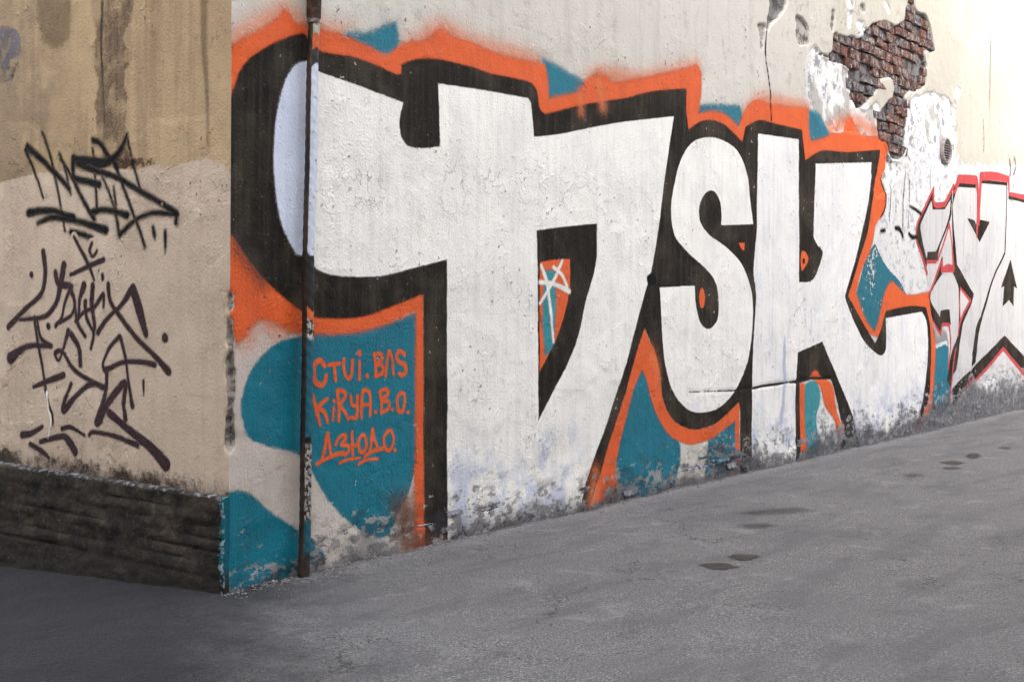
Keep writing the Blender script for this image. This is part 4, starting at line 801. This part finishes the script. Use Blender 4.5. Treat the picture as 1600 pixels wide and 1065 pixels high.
# ------------------------------------------------------------------ the long wall
bld = thing('building', 'old plastered building corner covered in graffiti and spray tags', 'building')
US = np.concatenate([np.arange(0, .12, .006), np.arange(.12, 10.6, .012), np.arange(10.6, 26, .35)])
VS = np.concatenate([[-.12], np.arange(-.05, 4.35, .0115), np.arange(4.4, 8.01, .3)])
U, V = np.meshgrid(US, VS)
mh = sdf_poly(US, VS, REGIONS['hole']); msh = sdf_poly(US, VS, REGIONS['shallow']); mrn = sdf_poly(US, VS, REGIONS['render']); mw = sdf_poly(US, VS, REGIONS['white'], .3)
rag = .018*fbm(U, V, .09, 4, 3)+.006*fbm(U, V, .02, 2, 8)
mh = mh+rag; msh = msh+rag; mrn = mrn+.8*rag+.02*fbm(U, V, .2, 2, 12)
H = .006*fbm(U, V, .9, 3, 21)+.0035*fbm(U, V, .22, 3, 22)+.0014*fbm(U, V, .05, 3, 23)
H += sstep(.34, .05, V+.1*fbm(U, V, .4, 2, 31))*(.006+.012*fbm(U, V, .14, 4, 32))      # swollen, flaking foot
step_ = fbm(U, V, .35, 4, 41); H += .0022*(sstep(.03, .06, step_))*sstep(2.6, .4, V)       # edges of old coats
CR = [s for s in SHAPES if s[0] == 'crack' and s[2] == 'R']
sdc = np.maximum.reduce([sdf_stroke(US, VS, s[9]) for s in CR]); H -= .007*sstep(-.006, .004, sdc+.004*fbm(U, V, .03, 3, 9))
H += .004*sstep(-.03, -.006, mrn)*(1-sstep(-.006, .004, mrn))*sstep(-.05, -.02, -np.abs(mh))
H -= .010*sstep(-.006, .006, mrn)*(1+.5*fbm(U, V, .05, 3, 51))
H = np.where(V > -1, H, H); H -= .040*sstep(-.004, .010, mh)+.020*sstep(-.004, .006, msh)*(1+.6*fbm(U, V, .06, 4, 52))
k0 = sstep(0, .05, U); H = H*k0
def chipdepth(z):
    a = sstep(.50, .56, z)*(1-sstep(1.09, 1.13, z)); n = fbm(z*0+3.3, z, .09, 5, 61)
    d = a*(.020+.034*n)+.0035*np.clip(fbm(z*0+1.7, z, .05, 3, 62)+.1, 0, 1)
    g_ = sstep(.99, 1.02, z)*(1-sstep(1.03, 1.06, z)); d = d*(1-.75*g_)
    return np.clip(d, 0, .05)
CH = chipdepth(V)
wch = .030+.012*fbm(V*0+9, V, .06, 3, 63)
kc = np.clip(1-U/wch, 0, 1)*CH
Pm = np.stack([U+kc, -H+kc*(1-.0*U), V], -1)
wallR = Sheet(US, VS, Pm, (0, -1, 0))
ww = link('wall', mesh_from('long_wall', Pm.reshape(-1, 3), grid_faces(len(VS), len(US)),
          dict(m_hole=mh.ravel(), m_render=mrn.ravel(), m_shallow=msh.ravel(), m_white=mw.ravel(), m_chip=kc.ravel())), wall_mat(), bld, 'long cream wall with big white, black, orange and teal lettering')
for s in sorted(SHAPES, key=lambda q: -q[3]):
    if s[2] != 'R' : continue
    mat_for(s[5], s[6], s[7])
    nochip = None
    def nochip(us, vs, sd):
        # no paint where the plaster has fallen off the bricks or the arris is broken away
        hh = sdf_poly(us, vs, REGIONS['hole'])+(.018*fbm(*np.meshgrid(us, vs), .09, 4, 3)+.006*fbm(*np.meshgrid(us, vs), .02, 2, 8))
        Um, Vm = np.meshgrid(us, vs); w_ = .030+.012*fbm(Vm*0+9, Vm, .06, 3, 63)
        c = np.clip(1-Um/w_, 0, 1)*chipdepth(Vm)
        sd = np.minimum(sd, -hh+.004)
        return np.where(c > .004, -FAR, sd)
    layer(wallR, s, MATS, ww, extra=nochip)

# bricks in the holes of the plaster, each one laid on its own
def brick_mesh(i, L):
    rnd = random.Random(i); j = lambda a: rnd.uniform(-a, a)
    hw, hh = L/2-.004, .032; V_ = []; F_ = []
    for (y, s) in ((.03, 1.0), (-.004, 1.0), (-.011, .84)):
        for (a, b) in ((-1, -1), (1, -1), (1, 1), (-1, 1)):
            V_.append((a*(hw-(1-s)*.05)+j(.007), y+j(.005), b*(hh-(1-s)*.045)+j(.006)))
    for r in range(2):
        for k in range(4):
            a = r*4+k; b = r*4+(k+1) % 4; F_.append((a, b, b+4, a+4))
    F_.append((8, 9, 10, 11)); return mesh_from('brick', V_, F_, smooth=False)
def brick_mat():
    g = NT('old_brick'); p = g.geo(); oi = g.n('ObjectInfo'); r = oi.outputs['Random']
    ramp = g.n('ValToRGB'); g.put(ramp.inputs[0], r); cr = ramp.color_ramp; cr.interpolation = 'LINEAR'
    cr.elements[0].color = (.13, .052, .036, 1); cr.elements[1].color = (.20, .19, .20, 1)
    for q, c in ((.25, (.27, .105, .065, 1)), (.4, (.16, .085, .065, 1)), (.55, (.29, .17, .125, 1)), (.72, (.16, .13, .135, 1))):
        e = cr.elements.new(q); e.color = c
    n = g.noise(p, 34, 7, .7); col = g.mix(g.mr(n, .42, .60), ramp.outputs[0], (.045, .033, .036))
    col = g.mix(g.mr(g.noise(p, 22, 8, .72), .50, .62, 0, .85), col, (.38, .36, .35))
    return g.out(col, .9, g.bump(g.m('MULTIPLY', n, .012)), spec=.25)
BM = brick_mat()
variants = {L: [brick_mesh(i+int(L*1000), L) for i in range(5)] for L in (.12, .25)}
for L in variants:
    for m_ in variants[L]: m_.materials.append(BM)
mhf = lambda x, z: mh[min(np.searchsorted(VS, z), len(VS)-1), min(np.searchsorted(US, x), len(US)-1)]
nb = 0
for row in range(0, 26):
    z = 2.02+row*.0775; x = 5.0+(.06 if row % 2 else 0); rnd = random.Random(row); i = 0
    while x < 8.6:
        L = .12 if (row % 3 or rnd.random() < .35) else .25
        cx = x+L/2; x += L+.010; i += 1
        if z < 4.4 and max(mhf(cx, z), mhf(cx-L*.4, z), mhf(cx+L*.4, z)) > -.004 and rnd.random() > .05:
            o = link('brick', variants[L][rnd.randrange(5)], None, ww); nb += 1
            o.location = (cx, .016+rnd.uniform(-.010, .016), z+rnd.uniform(-.006, .006)); o.rotation_euler = (rnd.uniform(-.06, .06), rnd.uniform(-.04, .04), rnd.uniform(-.06, .06))
print('bricks', nb)

# ------------------------------------------------------------------ the side wall
UL = np.concatenate([np.arange(0, .12, .006), np.arange(.12, 2.0, .011), np.arange(2.0, 12.1, .35)])
VL = np.concatenate([[-.12], np.arange(-.05, 2.9, .0115), np.arange(2.95, 8.01, .35)])
U, V = np.meshgrid(UL, VL)
HL = .006*fbm(U+50, V, .8, 3, 71)+.003*fbm(U, V, .2, 3, 72)+.0012*fbm(U, V, .05, 3, 73)
HL += .0028*sstep(.02, .05, fbm(U, V, .5, 4, 74)); kL = sstep(0, .05, U); HL = HL*kL
CHL = chipdepth(V); wl = .024+.014*fbm(V*0+4, V, .05, 3, 64); kcl = np.clip(1-U/wl, 0, 1)*CHL
PL = np.stack([-HL+kcl, U+kcl, V], -1)
wallL = Sheet(UL, VL, PL, (-1, 0, 0), True)
wl_o = link('wall', mesh_from('side_wall', PL.reshape(-1, 3), grid_faces(len(VL), len(UL), flip=True), dict(m_chip=kcl.ravel())), side_mat(), bld, 'shorter tan and pinkish side wall with black and purple spray tags')
for s in sorted(SHAPES, key=lambda q: -q[3]):
    if s[2] != 'L': continue
    mat_for(s[5], s[6], s[7])
    def keepoff(us, vs, sd):
        Um, Vm = np.meshgrid(us, vs); w_ = .024+.014*fbm(Vm*0+4, Vm, .05, 3, 64)
        return np.where(np.clip(1-Um/w_, 0, 1)*chipdepth(Vm) > .004, -FAR, sd)
    layer(wallL, s, MATS, wl_o, flip=True, extra=keepoff)
# soot band just above the plinth
COLS['soot'] = ((.045, .033, .026), (.07, .052, .04), dict(grime=0, dens=.93, rough=.9, faint=5))
mat_for('soot', .04, .04)
layer(wallL, ('soot_band', 'dark soot band just above the plinth', 'L', 5, 'poly', 'soot', .04, .04, 1, [([(-.2, .2), (5, .2), (5, .415), (1.6, .41), (.9, .395), (.3, .395), (-.2, .375)], '1111111')], []), MATS, wl_o, flip=True)

# plinth: front face, sloping top ledge, end face, one continuous skin
PH, PT = .352, .040
ys = np.concatenate([np.arange(0, 2.0, .012), np.arange(2.0, 12.1, .35)])
prof = [(0, -.12), ]
zs = np.arange(-.10, PH-.004, .011)
rows = [(PT, z) for z in np.concatenate([[-.22], zs])]+[(PT-.002, PH-.006), (PT-.006, PH-.001)]+[(PT-.006-q, PH+.1*q) for q in np.linspace(.006, .034, 4)]
rx = np.array([r[0] for r in rows]); rz = np.array([r[1] for r in rows])
Y, RZ = np.meshgrid(ys, rz); RX = np.repeat(rx[:, None], len(ys), 1)
nz = fbm(Y, RZ*5, .22, 4, 81); gro = np.zeros_like(Y)
for i, zz in enumerate((.055, .108, .150, .198, .246, .292)):
    line = zz+.004*fbm(Y, Y*0, .12, 4, 90+i); gro += sstep(.0085, .002, np.abs(RZ-line))*np.clip(.75+1.1*fbm(Y, RZ, .3, 3, 95+i), 0, 1.2)
bul = .009*nz+.006*fbm(Y, RZ, .05, 3, 82)-.005*np.clip(gro, 0, 1.3)
RX2 = RX+np.where(RX > .02, bul, 0); RZ2 = RZ+np.where(rz[:, None] > PH-.01, .004*fbm(Y, Y*0, .1, 3, 83), 0)
arr = sstep(.05, 0, Y); chipA = .012*np.clip(fbm(Y*0+2, RZ, .04, 3, 84)+.2, 0, 1)*arr
front = np.stack([-(RX2-chipA*(RX > .02)), Y, RZ2], -1)
edge = np.where(RZ > PH-.01, .010, -.03+np.clip((RZ-(PH-.045))/.045, 0, 1)*.032)
nE = 7; ex = np.linspace(0, 1, nE)[1:]
# end face continues the plane of the long wall down to the ground
F0 = front[:, 0]; E = np.stack([np.stack([F0[:, 0]*(1-t)+.0*t, np.full(len(rz), -.004)+.003*fbm(rz*1.0, rz*0+t, .05, 3, 85), F0[:, 2]], -1) for t in ex], 1)
Pp = np.concatenate([E[:, ::-1], front], 1); nuP = Pp.shape[1]
endm = np.concatenate([np.full((len(rz), nE-1), .05), np.where(Y < .02, .01-Y*3, -.05)], 1)
arris = np.concatenate([np.tile(np.array([0]*(nE-3)+[.6, 1.])[None, :], (len(rz), 1)), sstep(.02, 0, Y)], 1)
ed = np.concatenate([np.full((len(rz), nE-1), -.03), edge], 1)
link('plinth', mesh_from('plinth', Pp.reshape(-1, 3), grid_faces(len(rz), nuP, flip=True), dict(groove=np.concatenate([np.zeros((len(rz), nE-1)), gro], 1).ravel(), edge=ed.ravel(), end=endm.ravel(), arris=arris.ravel())), plinth_mat(), bld, 'dark rough concrete plinth with a white paint line on its top edge')

# ------------------------------------------------------------------ ground
GX = np.concatenate([[-120, -60, -30, -16, -9, -5], np.arange(-3, -1.6, .12), np.arange(-1.6, 11.5, .022), np.arange(11.6, 16, .3), [18, 24, 40, 70, 130]])
GY = np.concatenate([[-120, -60, -30, -16, -9, -6, -5], np.arange(-4.2, -3.2, .12), np.arange(-3.2, .12, .022), np.arange(.14, 2.4, .03), [2.8, 4, 7, 12, 30, 60, 120]])
U, V = np.meshgrid(GX, GY)
near = sstep(-8, -3, U)*sstep(20, 12, U)*sstep(-9, -5, V)
HG = near*(.010*fbm(U, V, 1.3, 3, 101)+.005*fbm(U, V, .3, 3, 102)+.0018*fbm(U, V, .07, 3, 103))
HG -= .063*np.clip(V, 0, 12)*sstep(.3, -.05, U)                     # the lane falls gently away along the side wall
HG += .012*sstep(-.10, -.0, V)*sstep(-.1, .1, U)*(.5+.8*fbm(U, V, .12, 4, 104))*near   # crumbs banked at the wall foot
PG = np.stack([U, V, HG], -1)
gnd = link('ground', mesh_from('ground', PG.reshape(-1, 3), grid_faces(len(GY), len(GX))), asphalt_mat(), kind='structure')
gnd['label'] = 'grey asphalt yard with damp spots'
ground = Sheet(GX, GY, PG, (0, 0, 1))
def damp(name, soft, jit, dens):
    g = NT(name); p = g.geo(); e = g.m('ADD', g.attr('sd'), g.m('MULTIPLY', nzc(g, g.vmul(p, (1, 1, 1)), 26), jit*3.5)); a = g.m('MULTIPLY', g.mr(e, -soft, soft), dens)
    ag = g.vor(p, 170)
    return g.out(g.mix(g.mr(ag, .1, .55), (.040, .036, .032), (.018, .016, .015)), .55, g.bump(g.m('MULTIPLY', ag, -.0025)), a, spec=.4)
for s in SHAPES:
    if s[2] != 'G': continue
    key = s[5]+'|%g|%g' % (s[6], s[7])
    if key not in MATS: MATS[key] = damp('damp_asphalt', s[6], s[7], .94 if s[5] == 'damp' else .40)
    o = layer(ground, s, MATS, gnd, step=.002)
def ground_z(x, y):
    i = min(max(np.searchsorted(GX, x), 0), len(GX)-1); j = min(max(np.searchsorted(GY, y), 0), len(GY)-1); return float(HG[j, i])

# ------------------------------------------------------------------ downpipe
pb, pt_ = Vector((.329, -.046, -.03)), Vector((.378, -.040, 2.30))
pr = .0225
pipe = thing('downpipe', 'narrow old drainpipe at the wall corner, half painted over with graffiti', 'pipe', (.329, -.046, 0))
bands = [(-.1, (.03, .025, .02)), (.10, (.008, .09, .13)), (.235, (.0, .0, .0)), (.54, (.003, .11, .165)), (.925, (.55, .53, .50)), (1.0, (.66, .13, .03)), (1.045, (.014, .014, .015)), (1.26, (.62, .68, .82)), (1.985, (.02, .02, .022)), (2.045, (.62, .12, .03)), (2.105, (.40, .38, .34)), (9, (.40, .38, .34))]
nr, ns = 420, 28; Vv = []; colr = []; pm = []
rs = np.random.RandomState(5)
for i in range(nr+1):
    t = i/nr; c = pb.lerp(pt_, t); z = c.z; c.x += .0035*math.sin(z*2.9+.6)+.0012*math.sin(z*9)
    for k in range(ns):
        a = 2*math.pi*k/ns; n = (math.cos(a), math.sin(a))
        rr = pr*(1+.06*math.sin(z*9+a)*.3)+.0009*math.sin(z*131+a*3)+.0006*rs.rand()
        Vv.append((c.x+n[0]*rr, c.y+n[1]*rr, z))
        zz = z+.012*math.sin(a*2+z*4)
        b = bands[0][1]
        for q in range(len(bands)-1):
            if bands[q][0] <= zz: b = bands[q][1]
        colr.append(b+(1,)); pm.append(n[0]*.4-n[1]*.9-.22)
i_ = np.arange((nr+1)*ns).reshape(nr+1, ns); j_ = np.roll(i_, -1, 1)
Fp = np.stack([i_[:-1], j_[:-1], j_[1:], i_[1:]], -1).reshape(-1, 4)
def pipe_mat():
    g = NT('painted_pipe'); p = g.geo(); x, y, z = g.sep(p)
    n = g.noise(g.vmul(p, (1, 1, .6)), 90, 7, .7); base = g.mix(g.mr(g.noise(g.vmul(p, (1, 1, .3)), 30, 6), .4, .62), (.016, .012, .010), (.055, .032, .020))
    m = g.mr(g.m('ADD', g.attr('pm'), g.m('MULTIPLY', nzc(g, p, 30), .35)), -.04, .06)
    peel = g.m('MAXIMUM', g.m('MULTIPLY', g.mr(z, .56, .5), g.mr(z, .18, .25)), g.m('MULTIPLY', g.mr(z, .90, .93), g.mr(z, 1.02, .99)))
    chips = g.mr(g.m('SUBTRACT', n, g.m('ADD', .37, g.m('MULTIPLY', peel, .13))), -.01, .01)
    c = g.attr('col', True)
    c = g.mix(g.m('MULTIPLY', g.m('MULTIPLY', g.mr(z, .53, .51), g.mr(z, .22, .24)), 1), c, (.42, .40, .39))
    col = g.mix(g.m('MULTIPLY', m, chips), base, c)
    return g.out(col, .5, g.bump(g.m('ADD', g.m('MULTIPLY', n, .0035), g.m('MULTIPLY', chips, .0008))), spec=.4)
PMAT = pipe_mat()
def local(o, par): o.parent = par; o.matrix_parent_inverse = Matrix.Translation(-Vector(par.location))
po = link('pipe', mesh_from('pipe', Vv, Fp, dict(col=np.array(colr), pm=np.array(pm))), PMAT); local(po, pipe)
def ring(name, t0, t1, r, mat, par, seg_=28, flare=0):
    prof_ = [(0, pr-.002), (0, r), ((t1-t0), r+flare), ((t1-t0), pr-.002)]; c0 = pb.lerp(pt_, t0); d = (pt_-pb)
    V_ = []; 
    for (tt, rr) in prof_:
        c = c0+d*tt
        for k in range(seg_):
            a = 2*math.pi*k/seg_; V_.append((c.x+rr*math.cos(a), c.y+rr*math.sin(a), c.z))
    F_ = [(r_*seg_+k, r_*seg_+(k+1) % seg_, (r_+1)*seg_+(k+1) % seg_, (r_+1)*seg_+k) for r_ in range(3) for k in range(seg_)]
    o = link(name, mesh_from(name, V_, F_, smooth=False), mat); local(o, par); return o
rust = simple('rusty_iron', (.020, .014, .011), (.11, .05, .025), .75, 40, .004)
ring('collar', .946, 1.0, .028, rust, pipe, flare=.002)
ring('collar_rim', .938, .948, .0255, simple('dull_metal', (.22, .20, .18), (.08, .06, .05), .5, 60, .001), pipe)
def tube(name, pts_, r, mat, par=None, n=8, label=None):
    V_ = []; F_ = []; pts_ = [Vector(p) for p in pts_]
    for i, p in enumerate(pts_):
        d = (pts_[min(i+1, len(pts_)-1)]-pts_[max(i-1, 0)]).normalized(); a = d.orthogonal().normalized(); b = d.cross(a)
        for k in range(n):
            th = 2*math.pi*k/n; V_.append(p+a*r*math.cos(th)+b*r*math.sin(th))
    for i in range(len(pts_)-1):
        for k in range(n): F_.append((i*n+k, i*n+(k+1) % n, (i+1)*n+(k+1) % n, (i+1)*n+k))
    o = link(name, mesh_from(name, V_, F_), mat, label=label)
    if par: local(o, par)
    return o

# ------------------------------------------------------------------ round air vent
vx, vz = 7.745, 2.343
vent = thing('air_vent', 'small round grey air vent with dark horizontal slats', 'vent', (vx, -.004, vz))
vm = simple('vent_metal', (.34, .31, .30), (.20, .16, .16), .55, 30, .002); dk = simple('vent_dark', (.012, .012, .012), (.02, .02, .02), .9)
def lathe_y(name, prof_, mat, par, n=36):
    V_ = [(r*math.cos(2*math.pi*k/n), y, r*math.sin(2*math.pi*k/n)) for (r, y) in prof_ for k in range(n)]
    F_ = [(q*n+k, q*n+(k+1) % n, (q+1)*n+(k+1) % n, (q+1)*n+k) for q in range(len(prof_)-1) for k in range(n)]
    return link(name, mesh_from(name, V_, F_), mat, par)
lathe_y('frame', [(.114, .02), (.114, -.012), (.107, -.020), (.098, -.020), (.091, -.012), (.091, .01)], vm, vent)
lathe_y('backing', [(.100, .008), (.0005, .009)], dk, vent)
for k in range(8):
    zz = -.073+k*.021; hw = math.sqrt(max(.092**2-zz*zz, 0))
    V_ = [(-hw, -.012, zz-.001), (hw, -.012, zz-.001), (hw, -.004, zz+.0055), (-hw, -.004, zz+.0055), (-hw, -.009, zz-.004), (hw, -.009, zz-.004), (hw, -.001, zz+.0025), (-hw, -.001, zz+.0025)]
    link('slat', mesh_from('slat', V_, [(0, 1, 2, 3), (7, 6, 5, 4), (0, 4, 5, 1), (1, 5, 6, 2), (2, 6, 7, 3), (3, 7, 4, 0)], smooth=False), vm, vent)

# ------------------------------------------------------------------ loose bits at the wall foot
crumb_m = simple('plaster_crumb', (.33, .32, .32), (.13, .125, .125), .9, 25, .003)
rnd = random.Random(11); V_ = []; F_ = []
for i in range(1500):
    x = rnd.uniform(-.05, 1.4) if rnd.random() < .40 else rnd.uniform(0, 10.5); y = -.010-abs(rnd.gauss(0, .045))-(.06 if .3 < x < .45 else 0)
    if i % 9 == 0: y = -abs(rnd.gauss(0, .8))
    s = rnd.uniform(.002, .006)*(1 if i % 9 else .7)*(1.8 if rnd.random() < .06 else 1); z = ground_z(x, y)+s*.3; b = len(V_)
    for (a, bb, c) in ((1, 0, 0), (-1, 0, 0), (0, 1, 0), (0, -1, 0), (0, 0, .7), (0, 0, -.7)):
        V_.append((x+a*s*rnd.uniform(.6, 1.3), y+bb*s*rnd.uniform(.6, 1.3), z+c*s*rnd.uniform(.5, 1.2)))
    for f in ((0, 2, 4), (2, 1, 4), (1, 3, 4), (3, 0, 4), (2, 0, 5), (1, 2, 5), (3, 1, 5), (0, 3, 5)): F_.append(tuple(b+q for q in f))
link('plaster_crumbs', mesh_from('plaster_crumbs', V_, F_, smooth=False), crumb_m, None, 'pale plaster crumbs and grit strewn along the foot of the long wall', kind='stuff')
# curls of peeling paint on the foot of the wall
def curl(x, z, w, h, c0, c1, mat, label):
    nu, nv = 14, 10; V_ = []; seed = int(x*977)
    for j in range(nv+1):
        for i in range(nu+1):
            s, t = i/nu-.5, j/nv; ed_ = .18*math.sin(seed+i*1.3)+.1*math.sin(seed*2+i*2.9)
            tt = t*(1+ed_); lift = c1*tt**2.2*(1-1.6*s*s); roll = c0*tt
            V_.append((x+s*w*(1-.25*t+.1*math.sin(seed+j)), -.012-lift, z+h*tt-roll*tt*.5*abs(s)))
    F_ = [(j*(nu+1)+i, j*(nu+1)+i+1, (j+1)*(nu+1)+i+1, (j+1)*(nu+1)+i) for j in range(nv) for i in range(nu)]
    o = link('paint_flake', mesh_from('paint_flake', V_, F_), mat, ww, label)
    md = o.modifiers.new('thickness', 'SOLIDIFY'); md.thickness = .0012
flm = simple('flake_paint', (.24, .25, .29), (.12, .13, .15), .8, 24, .002)
tlm = simple('flake_teal', (.004, .11, .16), (.16, .2, .22), .6, 24, .002)
rnd = random.Random(21)
for i in range(14):
    x = rnd.choice([rnd.uniform(1.25, 2.6), rnd.uniform(2.6, 4.2), rnd.uniform(4.2, 9)]); teal = 2.8 < x < 3.9 and rnd.random() < .7
    z = rnd.uniform(.015, .12 if x < 3 else .2); dn = rnd.random() < .4
    curl(x, z+(.04 if dn else 0), rnd.uniform(.07, .20), rnd.uniform(.015, .035)*(-1 if dn else 1), rnd.uniform(0, .03), rnd.uniform(.004, .011), tlm if teal else flm, None)

# ------------------------------------------------------------------ added unseen houses that shape the light
conc = simple('weathered_concrete', (.36, .34, .31), (.24, .23, .21), .9, 3, .01)
def box(name, x0, x1, y0, y1, z0, z1, mat, par=None):
    V_ = [(x, y, z) for z in (z0, z1) for y in (y0, y1) for x in (x0, x1)]
    return link(name, mesh_from(name, V_, [(0, 2, 3, 1), (4, 5, 7, 6), (0, 1, 5, 4), (2, 6, 7, 3), (0, 4, 6, 2), (1, 3, 7, 5)], smooth=False), mat, par)
# added, unseen: sloping roof end throws the wall's shade edge, other houses cut skylight
hm = simple('opposite_render', (.50, .46, .40), (.40, .37, .32), .9, 3, .006); tin = simple('tin_roof', (.30, .30, .31), (.20, .19, .19), .6, 6, .003)
pane = simple('dark_pane', (.03, .035, .04), (.05, .055, .06), .15, 2, 0)
YO = -9.0; kx, kz = SUN.x/abs(SUN.y)*abs(YO), SUN.z/abs(SUN.y)*abs(YO)
xa, za = 8.80+kx, 3.860+kz                                   # a point of the sloping roof edge
zr = 12.6; ze = 3.2; xr_, xe = xa-(zr-za)/.788, xa+(za-ze)/.788
opp = thing('opposite_light_blocker', 'added unseen house across the yard, sloping roof end shaped to shade the wall', 'house')
def prism(name, outline, y0, y1, mat, par):
    n = len(outline); V_ = [(x, y0, z) for x, z in outline]+[(x, y1, z) for x, z in outline]
    F_ = [tuple(range(n)), tuple(range(2*n-1, n-1, -1))]+[(i, i+n, (i+1) % n+n, (i+1) % n) for i in range(n)]
    me = bpy.data.meshes.new(name); me.from_pydata(V_, [], F_); me.update(); return link(name, me, mat, par)
prism('wall', [(-22, -.3), (xe, -.3), (xe, ze), (xr_, zr), (-22, zr)], YO-7, YO-.05, hm, opp)
d = Vector((xe-xr_, ze-zr)).normalized(); nx, nz_ = -d.y*.12, d.x*.12
prism('roof', [(xr_, zr+.002), (xe+.3*d.x, ze+.3*d.y+.002), (xe+.3*d.x+nx, ze+.3*d.y+nz_), (xr_+nx, zr+nz_)], YO-7.2, YO, tin, opp)
for r_i in range(3):
    for c_i in range(6):
        x = -18+c_i*3.1; z = 1.2+r_i*3.4
        if x+1.2 < xr_+(zr-z-1.8)/.788: box('window', x, x+1.2, YO-.049, YO-.02, z, z+1.6, pane, opp)
lane = thing('lane_light_blocker', 'added unseen house across the lane that darkens the left side', 'house')  # added out of view to take light off the left side
box('wall', -16, -7.4, -8.8, 14, -1.2, 9.0, hm, lane)
for c_i in range(5):
    box('window', -7.399, -7.37, -6.5+c_i*3.4, -5.4+c_i*3.4, 1.3, 2.9, pane, lane)
end = thing('end_light_blocker', 'added unseen dark brick house that blocks sky light at the far end', 'house')  # added out of view to block open sky at the right
box('wall', 14, 22, -7.5, 9, -.3, 9.0, simple('dark_brickwork', (.14, .08, .06), (.10, .06, .05), .9, 8, .004), end)
